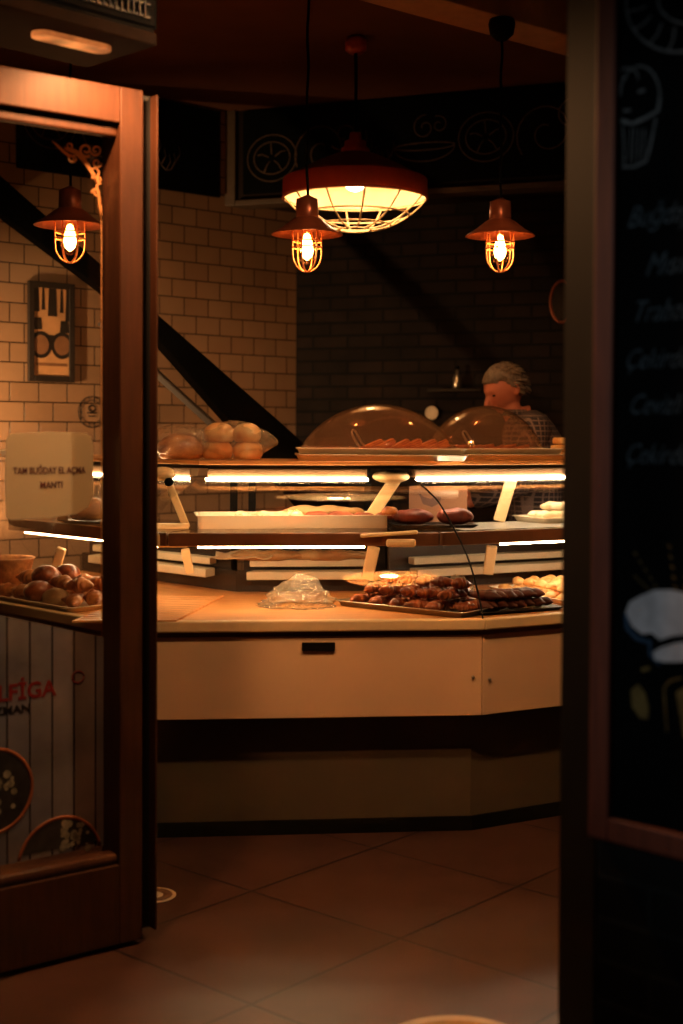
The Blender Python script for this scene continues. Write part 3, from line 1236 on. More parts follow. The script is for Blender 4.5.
def spread(ps, base, ax, ay, spots, label, group, sc=1., tilt=.15):
    """spots: (along ax, along ay, z, turn)"""
    for i, (x, y, z, a) in enumerate(spots):
        p = base + ax * x + ay * y
        ang = math.atan2(ax.y, ax.x) + a
        ps[i % len(ps)].put((p.x, p.y, z), (RND.uniform(-tilt, tilt), RND.uniform(-tilt, tilt), ang), label, group, sc * RND.uniform(.92, 1.06))


# --- steel tray of dark rolls, middle of the deck
tr0 = atz(334, 606, ZD)
tr1 = atz(463, 619.5, ZD)
tx = (tr1 - tr0).normalized()
ty = V(-tx.y, tx.x, 0)
TLn = (tr1 - tr0).length
trc = (tr0 + tr1) / 2 + ty * .15
tray('baking_tray', 'steel baking tray holding the pile of dark glazed rolls by the glass joint', 'tray', trc, math.atan2(tx.y, tx.x), TLn, .30, ZD + .001, 'steel', .022)
rolls = protos('glazed_roll', 'roll', 'crust_dark', [roll(.115, .027, .9, seed=1, ridges=4), roll(.10, .028, .5, seed=5, ridges=4), roll(.105, .026, 1.3, seed=9, ridges=5)])
spots = []
for j in range(4):
    for i in range(6):
        if i == 5 and j == 0:
            continue
        spots.append((-.215 + i * .088 + RND.uniform(-.008, .008), -.09 + j * .066, ZD + .026, 1.1 + RND.uniform(-.5, .5)))
for j in range(3):
    for i in range(5):
        spots.append((-.19 + i * .085 + RND.uniform(-.008, .008), -.05 + j * .066, ZD + .068, .9 + RND.uniform(-.6, .6)))
for i in range(5):
    spots.append((-.15 + i * .08, .02, ZD + .106, 1.2 + RND.uniform(-.6, .6)))
spread(rolls, trc, tx, ty, spots, 'dark brown glazed roll in the heaped steel tray left of the glass joint', 'dark glazed rolls heaped on the steel tray')

# --- chocolate sticks just right of the joint
ks = (AR - A1).normalized()
kn = V(-ks.y, ks.x, 0)
kb = A1 + ks * .17 + kn * .16
tray('serving_tray', 'thin black tray under the row of chocolate fingers right of the glass joint', 'tray', kb + ks * .06, math.atan2(ks.y, ks.x), .40, .20, ZD + .001, 'black_tray', .012)
sticks = protos('chocolate_finger', 'pastry', 'crust_choc', [roll(.16, .021, .25, seed=2, ridges=3, tip=.75), roll(.155, .022, .15, seed=6, ridges=3, tip=.75)])
spots = []
for i in range(8):
    spots.append((-.08 + i * .041, .0, ZD + .028, -1.5 + RND.uniform(-.1, .1)))
for i in range(6):
    spots.append((-.05 + i * .041, .0, ZD + .062, -1.4 + RND.uniform(-.15, .15)))
spread(sticks, kb, ks, kn, spots, 'dark chocolate finger pastry in the row just right of the glass joint', 'chocolate fingers right of the glass joint', tilt=.06)

# --- tray of pale golden cookies
k0 = atz(489, 592, ZD + .0)
k1 = atz(572, 608, ZD + .0)
kx = (k1 - k0).normalized()
ky = V(-kx.y, kx.x, 0)
LK = (k1 - k0).length
kc = (k0 + k1) / 2 + ky * .17
tray('baking_tray', 'pale baking tray of golden cookies at the right end of the deck', 'tray', kc, math.atan2(kx.y, kx.x), LK + .05, .34, ZD + .001, 'tray_white', .022)
cook = protos('golden_cookie', 'cookie', 'crust_gold', [lump(.036, .030, .021, 1), lump(.040, .029, .020, 4), lump(.034, .031, .022, 8)])
spots = []
for j in range(4):
    for i in range(7):
        spots.append((-.24 + i * .08, -.12 + j * .08, ZD + .006, RND.uniform(0, 3)))
for j in range(3):
    for i in range(6):
        spots.append((-.20 + i * .08, -.08 + j * .08, ZD + .040, RND.uniform(0, 3)))
spread(cook, kc, kx, ky, spots, 'pale golden cookie on the tray at the right end of the deck', 'golden cookies on the right-hand tray', tilt=.2)

# --- wooden mat and crumpled bag on the deck
MDn = V(-MD.y, MD.x, 0)
w1, w2, w3 = atz(224, 597, ZD), atz(176, 622.5, ZD), atz(112, 600, ZD)
wd = (w2 - w1).normalized()
wl = MD
t = thing('wooden_mat', 'slatted wooden mat lying on the deck at the left end of the middle unit', 'mat', (w1 + w2) / 2 + V(0, 0, ZD - w1.z) + V(0, 0, 0), 0)
m = MB()
for k in range(13):
    a = w1 + (w2 - w1) * (k + .08) / 13
    b = w1 + (w2 - w1) * (k + .92) / 13
    le = .36 if k > 2 else .30
    m.prism([a, b, b - wl * le, a - wl * le], ZD + .0005, ZD + .009)
m.build('slat_panel', 'deck_wood', t, bevel=.002)


def crumple(c, rx, ry, rz, seed, z):
    m = MB()

    def fn(p, d):
        f = 1 + .35 * noise.noise(d * 2.2 + V(seed, 0, 0)) + .22 * noise.noise(d * 6 + V(0, seed, 0)) + .14 * abs(noise.noise(d * 13 + V(seed, seed, 0)))
        q = p * f
        q.z = max(q.z, 0.0) * .5
        if d.z > 0:
            q.z += rz * 1.05 * math.exp(-((d.x - .12 - .1 * noise.noise(d * 4)) ** 2 * 3.2 + d.y ** 2 * 5)) * d.z
            q.z += rz * .10 * noise.noise(V(d.x * 7, d.y * 7, seed)) * d.z
        q += d * rx * .13 * abs(noise.noise(d * 9 + V(seed, 0, seed)))
        return q
    m.ell((0, 0, 0), (rx, ry, rz), 72, 44, fn=fn)
    o = m.build('plastic_bag', 'crumple_film', frame=Matrix())
    o.location = (c.x, c.y, z)
    return o


o = crumple(atz(298, 606, ZD), .135, .10, .075, 2.3, ZD + .002)
tag(o, 'crumpled clear plastic bag on the bare deck left of the dark rolls', 'plastic bag')
o = crumple(atz(462, 594, ZD) + V(-.02, .05, 0), .08, .06, .045, 6.1, ZD + .002)
tag(o, 'small crumpled clear bag behind the glass joint, by the tray of dark rolls', 'plastic bag')

# --- upper shelf, middle: long white tray with meringues and biscuits
s0, s1 = at(196, 529, 5.25), at(392, 527, 5.36)
sx = V(s1.x - s0.x, s1.y - s0.y, 0)
SLn = sx.length
sx.normalize()
sy = V(-sx.y, sx.x, 0)
sc_ = (s0 + s1) / 2 + sy * .13
tray('shelf_tray', 'long white tray with meringues and biscuits on the upper shelf', 'tray', sc_, math.atan2(sx.y, sx.x), SLn, .28, ZS + .001, 'tray_white', .052, lip=.03, floor=.028)
mer = protos('meringue', 'meringue', 'meringue', [lump(.036, .026, .022, 3, a=.2), lump(.046, .026, .018, 7, a=.22), lump(.026, .022, .02, 9, a=.2)])
spots = [(x, y, ZS + .030 + zz, RND.uniform(0, 3)) for x, y, zz in ((-.14, -.04, .0), (-.08, -.05, .004), (-.02, -.04, 0), (-.11, .03, 0), (-.04, .03, .002), (.03, .05, 0), (-.20, .04, -.002))]
spread(mer, sc_, sx, sy, spots, 'small white meringue among those on the long white shelf tray', 'meringues on the long white tray', tilt=.1)
redp = protos('glazed_biscuit', 'biscuit', 'red_pastry', [roll(.10, .020, .2, seed=3, tip=.8), roll(.10, .019, 0., seed=8, tip=.8)])
spots = [(.10 + .058 * (i % 4) * 1.6, -.05 + .07 * (i // 4), ZS + .045, RND.uniform(-.15, .15)) for i in range(6)]
spread(redp, sc_, sx, sy, spots, 'reddish glazed biscuit at the right half of the long white shelf tray', 'reddish biscuits on the long white tray', tilt=.05)

# --- upper shelf: bread parts behind, flat loaf
loaf = Proto(mesh_thing('flat_loaf', roll(.34, .042, 0, seed=4, flat=.45, tip=.8, sides=14), 'flat_bread', 'bread', frame=Matrix(), sub=1))
p = sc_ + sx * .14 + sy * .085
loaf.put((p.x, p.y, ZS + .056), (0, 0, .05), 'long pale flat loaf at the back of the long white shelf tray', scale=(1, 1, 1.35))
p = UM.P(.25, 1.43)
loaf.put((p.x, p.y, .941), (0, 0, MD.y), 'pale flat loaf on the rear ledge below the upper shelf, near the left support')
p = UM.P(.64, 1.43)
loaf.put((p.x, p.y, .941), (0, 0, MD.y), 'pale flat loaf on the rear ledge below the upper shelf, right of its twin')
# wrapping paper on the ledge at far left
m = MB()
p = UM.P(.12, 1.45)
m.grid(lambda u, v: (p.x - .15 + .24 * u, p.y - .08 + .16 * v, .938 + .03 * noise.noise(V(u * 3, v * 3, 1)) + .02 * u * v), 14, 10)
tag(m.build('wrapping_paper', 'paper', solid=.002, frame=Matrix.Translation(p)), 'loose pale sheet of wrapping paper on the rear ledge by the left support', 'paper sheet')

# --- black tray with two roulades, straddling the joint
rc = at(434, 524, 5.42)
tray('serving_tray', 'black tray carrying two brown roulade cakes on the upper shelf', 'tray', rc + V(0, .05, 0), .12, .34, .20, ZS + .001, 'black_tray', .012)
rou = Proto(mesh_thing('roulade_cake', roll(.17, .042, 0, seed=7, flat=.75, tip=.9, sides=16), 'crust_roulade', 'cake', frame=Matrix(), sub=1))
p = at(413, 521, 5.44)
rou.put((p.x, p.y, ZS + .042), (0, 0, .15), 'brown roulade cake on the black tray, left of the glass joint')
p = at(455, 521, 5.46)
rou.put((p.x, p.y, ZS + .043), (0, 0, .1), 'brown roulade cake on the black tray, right of the glass joint', scale=(.9, .95, 1.08))
bit = Proto(mesh_thing('pastry_piece', lump(.035, .03, .022, 5), 'crust_croissant', 'pastry', frame=Matrix(), sub=1))
p = at(397, 521, 5.36)
bit.put((p.x - .03, p.y, ZS + .055), (0, 0, .4), 'small golden pastry piece left of the roulade cakes')

# --- tan card
c0, c1 = at(409, 517, 5.62), at(467, 517, 5.66)
cx_ = V(c1.x - c0.x, c1.y - c0.y, 0)
CL = cx_.length
cx_.normalize()
cn = V(cx_.y, -cx_.x, 0)
t = thing('card_sign', 'tan cardboard sign with a faint leaf mark behind the roulade cakes', 'sign', V((c0.x + c1.x) / 2, (c0.y + c1.y) / 2, ZS), math.atan2(cx_.y, cx_.x))
zc0, zc1 = ZS + .0, at(440, 486, 5.64).z
b0_ = V(c0.x, c0.y, 0)
MB().prism([b0_, b0_ + cx_ * CL, b0_ + cx_ * CL - cn * .004, b0_ - cn * .004], zc0 + .001, zc1).build('sheet', 'card', t)
m = MB()
cpx = lambda x, y: atplane(x, y, b0_ + cn * .001, cn)
m.extrude([cpx(*p) for p in ((418, 492), (424, 497), (431, 499), (434, 496), (441, 496), (440, 503), (432, 507), (423, 504))], cn * .0008)
m.build('leaf_mark', 'card_mark', t)

# --- right unit upper shelf: steel tray with cream pastries
p = at(566, 518, 5.86)
tray('shelf_tray', 'pale tray of cream pastries at the right end of the upper shelf', 'tray', V(p.x, p.y, 0), math.atan2(RD.y, RD.x), .42, .24, ZS + .001, 'tray_white', .024)
crm = protos('cream_pastry', 'pastry', 'meringue', [roll(.10, .022, .4, seed=12, tip=.7), roll(.095, .023, .2, seed=15, tip=.7)])
spots = [(-.12 + .10 * (i % 3), -.06 + .055 * (i // 3), ZS + .030, -.3 + RND.uniform(-.3, .3)) for i in range(9)]
spots += [(-.07 + .10 * (i % 2), -.04 + .06 * (i // 2), ZS + .066, -.4 + RND.uniform(-.3, .3)) for i in range(4)]
spread(crm, V(p.x, p.y, 0), RD, V(-RD.y, RD.x, 0), spots, 'pale cream pastry heaped on the tray at the right end of the upper shelf', 'cream pastries on the right shelf tray', tilt=.08)

# --- left unit: tray of croissants, basket, bread bag
lz = ZD
l0, l1 = atz(40, 617, lz), atz(100, 606, lz)
lx_ = hv(l1.x - l0.x, l1.y - l0.y)
ly_ = V(-lx_.y, lx_.x, 0)
lcen = atz(40, 604, lz) + V(.02, .05, 0)
tray('baking_tray', 'pale tray under the croissants in the left unit, seen through the door glass', 'tray', lcen + V(.04, .03, 0), math.atan2(LD.y, LD.x) + PI, .66, .34, lz + .001, 'tray_white', .02)
cro = protos('croissant', 'croissant', 'crust_croissant', [roll(.15, .036, 1.6, seed=21, ridges=6, tip=.3), roll(.14, .038, 1.2, seed=24, ridges=6, tip=.3)])
ax, ay = -LD, V(LD.y, -LD.x, 0)
if ay.y < 0:
    ay = -ay
spots = []
for j in range(3):
    for i in range(5):
        spots.append((-.23 + i * .12, -.10 + j * .095, lz + .033, RND.uniform(-.6, .6)))
for j in range(2):
    for i in range(4):
        spots.append((-.17 + i * .12, -.03 + j * .095, lz + .082, RND.uniform(-.8, .8)))
dbun = Proto(mesh_thing('glazed_bun', lump(.062, .055, .05, 3, a=.05, flatb=.6), 'crust_dark', 'bun', frame=Matrix(), sub=1))
pbun = Proto(mesh_thing('pale_bun', lump(.058, .048, .042, 6, a=.05, flatb=.6), 'flat_bread', 'bun', frame=Matrix(), sub=1))
for k_, lab_ in ((20, 'dark glazed bun on top of the croissant heap behind the door glass'), (16, 'dark glazed bun at the left of the croissant heap behind the door glass'), (2, 'dark glazed bun at the front of the croissant heap')):
    if k_ < len(spots):
        x_, y_, z_, a_ = spots.pop(k_)
        p_ = lcen + V(.04, .03, 0) + ax * x_ + ay * y_
        dbun.put((p_.x, p_.y, z_ - .02), (0, 0, a_), lab_)
x_, y_, z_, a_ = spots.pop(2)
p_ = lcen + V(.04, .03, 0) + ax * x_ + ay * y_
pbun.put((p_.x, p_.y, z_ - .028), (0, 0, a_), 'pale oval bun at the front of the croissant heap behind the door glass')
spread(cro, lcen + V(.04, .03, 0), ax, ay, spots, 'golden brown croissant in the heap seen through the door glass', 'croissants in the left unit', tilt=.1)
bk = atz(4, 592, lz)
m = MB()
m.lathe([(.0, 0), (.08, 0), (.11, .13), (.118, .135), (.112, .14), (.104, .13), (.075, .008), (0, .008)], (0, 0, 0), 28)
o = m.build('bread_basket', 'basket', frame=Matrix())
o.location = (bk.x + .0, bk.y + .05, lz + .001)
tag(o, 'tan round basket at the far left of the deck behind the croissants', 'basket')
p = at(90, 521, 5.55)
tray('serving_tray', 'black tray under the bagged loaf in the left unit, upper shelf', 'tray', V(p.x, p.y, 0), -.6, .24, .16, ZS + .001, 'black_tray', .014)


def bag(c, rx, ry, rz, z, label, rz_=0., inner=None, tail=1, name='film_bag'):
    """clear film bag round bread: loose shell with a pinched tail"""
    m = MB()

    def fn(p, d):
        f = 1 + .10 * noise.noise(d * 3 + c * 7) + .05 * noise.noise(d * 8) + .045 * abs(noise.noise(d * 16 + c))
        q = V(p.x * f, p.y * f, p.z * f)
        if q.z < -rz * .9:
            q.z = -rz * .9
        e = max(0, d.x * tail - .72) / .28
        q.x += tail * e * rx * .22
        q.y *= 1 - .3 * e
        q.z *= 1 - .25 * e
        return q
    m.ell((0, 0, rz * .93), (rx, ry, rz), 72, 44, fn=fn)
    o = m.build(name, 'film', frame=Matrix())
    o.location = (c.x, c.y, z)
    o.rotation_euler = (0, 0, rz_)
    return tag(o, label, 'bread bag')


lf = Proto(mesh_thing('bread_loaf', lump(.09, .065, .06, 3, a=.06, flatb=.55, nu=24, nv=14), 'crust_loaf', 'bread', frame=Matrix(), sub=1))
lf.put((p.x, p.y, ZS + .017), (0, 0, .4), 'browned round loaf bagged on the upper shelf, seen through the door glass')
bag(V(p.x, p.y, 0), .115, .085, .075, ZS + .016, 'clear bread bag beside the notice on the door glass, upper shelf', .4)

# --- on the counter top: bread in bags at the left
p = at(181, 460, 5.50)
lf.put((p.x, p.y, ZT + .003), (0, 0, .2), 'browned loaf in a clear bag at the left end of the counter top', scale=1.12)
bag(V(p.x, p.y, 0), .13, .09, .072, ZT + .002, 'clear bag around the loaf at the left end of the counter top', PI + .1)
bun = Proto(mesh_thing('bread_bun', lump(.072, .066, .052, 2, a=.04, flatb=.6, nu=24, nv=14), 'crust_bun', 'bun', frame=Matrix(), sub=1))
for x, y, zz, lab in ((217, 461, 0, 'golden bun, lower left of the four bagged buns on the counter top'), (248, 461, 0, 'golden bun, lower right of the four bagged buns on the counter top'),
                      (219, 461, .074, 'shiny golden bun, upper left of the four bagged buns on the counter top'), (247, 461, .074, 'shiny golden bun, upper right of the four bagged buns on the counter top')):
    p = at(x, y, 5.52)
    bun.put((p.x, p.y, ZT + .004 + zz * .92), (0, 0, RND.uniform(0, 3)), lab, 'buns bagged on the counter top', scale=(.92, .92, .98))
p = at(233, 461, 5.52)
bag(V(p.x, p.y, 0), .148, .085, .079, ZT + .002, 'clear bag holding four golden buns on the counter top', 0)
# a white tray at the far left top
p = at(-14, 461, 5.9)
tray('shelf_tray', 'white tray at the far left of the counter top, cut by the notice', 'tray', V(p.x + .05, p.y, 0), -.9, .36, .26, ZT + .001, 'tray_white', .03)


# --- domed trays on the counter top
def acrylic_dome(label, c, rz, rx, ry, h, z):
    t = thing('dome_cover', label, 'dome cover', V(c.x, c.y, z), rz, 'clear domes on the counter top')
    m = MB()
    M3 = Matrix.Rotation(rz, 3, 'Z')
    prof = []
    Rc = (rx * rx + h * h) / (2 * h)
    amax = math.asin(min(1, rx / Rc))
    for k in range(22):
        a = amax * (1 - k / 21)
        prof.append((max(.001, math.sin(a) / math.sin(amax)), (Rc * math.cos(a) - (Rc - h)) / h))
    rs = []
    for r, zz in prof:
        rs.append([M3 @ V(rx * r * math.cos(2 * PI * i / 64), ry * r * math.sin(2 * PI * i / 64), h * zz) + V(c.x, c.y, z) for i in range(64)])
    m.rings(rs, cap=False)
    m.build('shell', 'dome_acrylic', t, solid=.0035)
    ring = [M3 @ V(rx * math.cos(2 * PI * i / 64), ry * math.sin(2 * PI * i / 64), 0) + V(c.x, c.y, z + .004) for i in range(64)]
    MB().tube(ring, .004, 8, closed=True).build('rim', 'dome_acrylic', t)
    return t


D1 = V(.155, 5.63, 0)
D2 = V(.625, 5.87, 0)
rz2 = math.atan2(RD.y, RD.x) - .18
tray('serving_tray', 'lower of two cream trays stacked under the left dome', 'tray', D1, .04, .70, .42, ZT + .001, 'tray_white', .024)
tray('serving_tray', 'upper of two cream trays stacked under the left dome', 'tray', D1, .04, .69, .41, ZT + .026, 'tray_white', .024)
tray('serving_tray', 'lower of two cream trays stacked under the right dome', 'tray', D2, rz2, .60, .38, ZT + .001, 'tray_white', .024)
tray('serving_tray', 'upper of two cream trays stacked under the right dome', 'tray', D2, rz2, .59, .37, ZT + .026, 'tray_white', .024)
acrylic_dome('wide clear dome over pastry slices, left of the two on the counter top', D1, .04, .325, .19, .183, ZT + .0505)
acrylic_dome('clear dome in front of the man, right of the two on the counter top', D2, rz2, .262, .165, .183, ZT + .0505)


def wedge(l, w, h, seed):
    m = MB()
    N = 7
    for j in range(4):
        o = j * h / 4
        k = 1 - .06 * (j % 2)
        m.extrude([(-l / 2 * k, -w / 2 * k, o), (l / 2 * k, -w * .06, o), (l / 2 * k, w * .06, o), (-l / 2 * k, w / 2 * k, o)], (0, 0, h / 4 * 1.02))
    return m


wd1 = [Proto(tag(wedge(.12, .065, .032, 1).build('pastry_slice', 'crust_wedge', frame=Matrix(), bevel=.004), None, 'pastry')),
       Proto(tag(wedge(.11, .07, .036, 2).build('pastry_slice', 'crust_wedge', frame=Matrix(), bevel=.004), None, 'pastry'))]
for i in range(11):
    x = -.03 + (i % 6) * .055
    y = -.06 + (i // 6) * .10
    q = D1 + Matrix.Rotation(.04, 3, 'Z') @ V(x, y, 0)
    wd1[i % 2].put((q.x, q.y, ZT + .038), (RND.uniform(-.1, .1), -.42, RND.uniform(-.25, .25)), 'triangular golden pastry slice under the left dome', 'pastry slices under the left dome')
for i in range(7):
    x = -.16 + (i % 7) * .055
    q = D2 + Matrix.Rotation(rz2, 3, 'Z') @ V(x, -.03 + .02 * (i % 2), 0)
    wd1[i % 2].put((q.x, q.y, ZT + .033), (RND.uniform(-.1, .1), -.12, RND.uniform(.6, 1.2)), 'flat golden pastry slice under the right dome', 'pastry slices under the right dome', scale=.85)


def tongs(label, c, z, rz):
    t = thing('serving_tongs', label, 'tongs', V(c.x, c.y, z), rz)
    M3 = Matrix.Rotation(rz, 3, 'Z')
    pts = [V(.045, 0, .004), V(.02, 0, .04), V(.0, .004, .075), V(-.008, .006, .088), V(-.018, .006, .092), V(-.024, .004, .084), V(-.02, 0, .07), V(-.004, 0, .04), V(.022, -.006, .004)]
    MB().tube([M3 @ p + V(c.x, c.y, z) for p in pts], .0045, 8, flat=1).build('bent_arm', 'steel', t)
    return t


tongs('bent steel serving tongs standing at the left under the left dome', D1 + V(-.09, -.05, 0), ZT + .033, .2)
tongs('bent steel serving tongs standing at the left under the right dome', D2 + V(-.08, -.05, 0), ZT + .033, .2)

# cream box at the right end
p = at(566, 459, 5.98)
for k in range(3):
    o = MB().box((0, 0, .0), (.12, .10, .031)).build('wrapped_sandwich', 'crust_gold', frame=Matrix(), bevel=.008)
    o.location = (p.x + .0 + .008 * k, p.y + .01, ZT + .0165 + .0325 * k)
    o.rotation_euler = (0, 0, .5 + .1 * k)
    tag(o, ['lowest of three wrapped golden squares stacked at the right end of the counter top', 'middle one of three wrapped golden squares stacked right of the domes',
            'topmost of three wrapped golden squares stacked right of the domes'][k], 'pastry', 'wrapped squares right of the domes')

# ================================================================== LAMPS
def cage_pendant(rose_z, bulb_z, label):
    """built at the origin: the bulb centre is at z = 0"""
    t = thing('cage_pendant', label, 'pendant lamp', (0, 0, 0), 0, 'cage pendant lamps')
    H = rose_z - bulb_z
    MB().lathe([(.0, H), (.05, H), (.055, H - .02), (.048, H - .06), (.02, H - .085), (.0, H - .085)], (0, 0, 0), 28).build('ceiling_rose', 'black_metal', t)
    m = MB()
    m.tube([V(.003 * math.sin(k * 1.3), .003 * math.cos(k * 1.3), H - .08 - (H - .08 - .20) * k / 16) for k in range(17)], .0055, 8)
    m.build('cord', 'black_metal', t)
    m = MB()
    m.lathe([(0, .21), (.012, .21), (.03, .200), (.043, .195), (.045, .125), (.04, .115), (0, .115)], (0, 0, 0), 28)
    m.build('socket', 'lamp_brown', t)
    m = MB()
    m.lathe([(.042, .125), (.06, .115), (.10, .083), (.136, .062), (.142, .056), (.138, .055), (.098, .078), (.058, .108), (.04, .118)], (0, 0, 0), 40)
    m.build('shade', 'lamp_brown', t)
    m = MB()
    R_ = .058
    for k in range(3):
        a = PI * k / 3 + .2
        pts = [V(R_ * math.cos(a), R_ * math.sin(a), .07), V(R_ * math.cos(a), R_ * math.sin(a), -.02)]
        for q in range(1, 12):
            b = PI * q / 12
            pts.append(V(R_ * math.cos(b) * math.cos(a), R_ * math.cos(b) * math.sin(a), -.02 - .07 * math.sin(b)))
        pts += [V(-R_ * math.cos(a), -R_ * math.sin(a), -.02), V(-R_ * math.cos(a), -R_ * math.sin(a), .07)]
        m.tube(pts, .0032, 6)
    for z in (.03, .005):
        m.tube([V(R_ * math.cos(2 * PI * k / 28), R_ * math.sin(2 * PI * k / 28), z) for k in range(28)], .0032, 6, closed=True)
    m.build('cage', 'cage_wire', t)
    m = MB()
    m.lathe([(.015, .085), (.020, .065), (.034, .03), (.041, 0), (.039, -.024), (.026, -.048), (.004, -.06)], (0, 0, 0), 24)
    b = m.build('bulb', 'bulb_glass', t)
    m = MB()
    m.lathe([(.002, .062), (.012, .055), (.021, .02), (.025, -.008), (.019, -.03), (.002, -.044)], (0, 0, 0), 16, cap=True)
    m.build('filament', 'filament', b)
    return t


def pend(px, Y, rose_z, label):
    p = at(*px, Y)
    t = cage_pendant(rose_z, p.z, label)
    t.location = p
    return t


pend((70, 240), 5.35, CEIL, 'cage pendant lamp with lit bulb seen through the open door glass')
pend((307, 249), 5.35, CEIL, 'cage pendant lamp with lit bulb hanging in front of the big red lamp')
pend((500, 250), 5.52, 3.13, 'cage pendant lamp with lit bulb hanging right of the big red lamp')


def dome_pendant(loc, label, H, bulb='dome_bulb', inner='lamp_white'):
    t = thing('dome_pendant', label, 'pendant lamp', (0, 0, 0), 0, 'large red dome pendant lamps')
    R_ = .335
    MB().lathe([(0, H), (.035, H), (.05, H - .015), (.05, H - .06), (.03, H - .075), (0, H - .075)], (0, 0, 0), 28).build('ceiling_rose', 'lamp_red', t)
    MB().tube([V(0, 0, H - .07), V(0.002, 0, (H + .3) / 2), V(0, 0, .30)], .008, 10).build('stem', 'black_metal', t)
    MB().lathe([(0, .31), (.025, .305), (.03, .275), (.05, .265), (.052, .24), (.065, .232), (.068, .20), (.06, .195), (0, .195)], (0, 0, 0), 32).build('cap', 'lamp_red', t)
    MB().lathe([(.06, .205), (.10, .20), (.20, .155), (.29, .105), (.325, .092)], (0, 0, 0), 48).build('shade', 'lamp_brown', t, solid=.003)
    MB().lathe([(.318, .094), (R_ - .006, .092), (R_, .086), (R_ + .002, .012), (R_ + .006, .0), (R_ - .002, .0), (R_ - .006, .012), (R_ - .008, .085)], (0, 0, 0), 56).build('band', 'lamp_red', t)
    MB().lathe([(R_ - .009, .006), (R_ - .011, .08), (.28, .095), (.19, .142), (.09, .185), (.0015, .188)], (0, 0, 0), 48).build('reflector', inner, t)
    m = MB()
    dep = .145

    def gp(a, s):
        return V((R_ - .004) * s * math.cos(a), (R_ - .004) * s * math.sin(a), -dep * (1 - s ** 2.6))
    for k in range(12):
        a = 2 * PI * k / 12 + .12
        m.tube([gp(a, 1 - q / 9 * .78) for q in range(10)], .0042, 6)
    for s in (.22, .5, .76, .999):
        m.tube([gp(2 * PI * k / 48, s) for k in range(48)], .0042, 6, closed=True)
    m.build('wire_guard', 'guard_wire', t)
    b = MB().ell((0, 0, .105), (.062, .062, .07), 24, 14).build('bulb', bulb, t)
    t.location = loc
    return t


p = at(355, 199, 6.29)
dome_pendant(p, 'large red dome pendant lamp with white wire guard above the counter', CEIL - p.z)
dome_pendant(V(.62, 3.62, 2.90), 'large red dome pendant lamp over the entrance, reflected in the counter glass', (CEIL - 2.90) / .78, 'dome_bulb_bright', 'lamp_amber').scale = (.78,) * 3

# ================================================================== STAIR STRINGER AND RAIL in front of the tiled wall
ys = lambda x: 6.75 - .5 * (x + 60) / 410
poly = [at(x, y, ys(x)) for x, y in ((-60, 122), (40, 210), (159, 315), (234, 381), (281, 422), (350, 484),
                                     (350, 560), (290, 492), (234, 426), (159, 341), (103, 290), (0, 213), (-60, 170))]
tag(MB().extrude(poly, TN * -.07).build('stair_stringer', 'stringer', bevel=.006), 'black diagonal stair stringer running down in front of the white tiled wall', 'stair stringer')
m = MB()
m.bar(at(100, 322, 6.8), at(232, 442, 6.6), .04, .035)
tag(m.build('stair_rail', 'pipe_paint', bevel=.008), 'thin brown diagonal rail below the black stair stringer', 'stair rail')

# ================================================================== PICTURE AND OVAL DECAL on the tiled wall
WP = lambda x, y, o=.0: atplane(x, y, COR + TN * o, TN)
c = WP(50, 382)
t = thing('framed_picture', 'tall dark framed sepia picture on the tiled wall, seen through the door glass', 'picture', c, math.atan2(TD.y, TD.x))
A, B, Cc, D_ = WP(27, 281, .004), WP(73, 284, .004), WP(73, 383, .004), WP(27, 381, .004)
z1, z0 = (A.z + B.z) / 2, (Cc.z + D_.z) / 2
xa, xb = A, B
fl = lambda f: V(xa.x + (xb.x - xa.x) * f, xa.y + (xb.y - xa.y) * f, 0)
wF = (V(xb.x, xb.y, 0) - V(xa.x, xa.y, 0)).length
k = .032 / wF
hF = z1 - z0
MB().prism([fl(k * .6), fl(1 - k * .6), fl(1 - k * .6) + TN * .012, fl(k * .6) + TN * .012], z0 + .02, z1 - .02).build('print', 'sepia', t)
m = MB()
for f0, f1, za, zb in ((0, k, z0, z1), (1 - k, 1, z0, z1), (k, 1 - k, z0, z0 + .032), (k, 1 - k, z1 - .032, z1)):
    m.prism([fl(f0), fl(f1), fl(f1) + TN * .022, fl(f0) + TN * .022], za, zb)
m.build('frame', 'sepia_dark', t, bevel=.003)
m = MB()
pq = lambda f, g: fl(f) + TN * .0125 + V(0, 0, z0 + hF * g)
for f0, f1, g0, g1 in ((.10, .24, .70, .94), (.28, .36, .72, .94), (.42, .62, .66, .94), (.68, .76, .70, .94), (.80, .90, .62, .94), (.12, .30, .52, .64), (.68, .88, .50, .62)):
    m.extrude([pq(f0, g0), pq(f1, g0), pq(f1 - .02, g1), pq(f0 + .02, g1)], TN * .001)
for f in (.27, .73):
    o_ = pq(f, .37)
    m.extrude([o_ + TD * .065 * math.cos(2 * PI * q / 20) + up * .07 * math.sin(2 * PI * q / 20) for q in range(20)], TN * .001)
m.extrude([pq(.15, .40), pq(.85, .40), pq(.82, .47), pq(.2, .47)], TN * .001)
m.build('picture_shape', 'sepia_dark', t)
m = MB()
for f in (.27, .73):
    o_ = pq(f, .37) + TN * .001
    m.extrude([o_ + TD * .045 * math.cos(2 * PI * q / 20) + up * .05 * math.sin(2 * PI * q / 20) for q in range(20)], TN * .001)
m.extrude([pq(.16, .16), pq(.84, .16), pq(.84, .19), pq(.16, .19)], TN * .001)
m.build('picture_detail', 'sepia_mid', t)

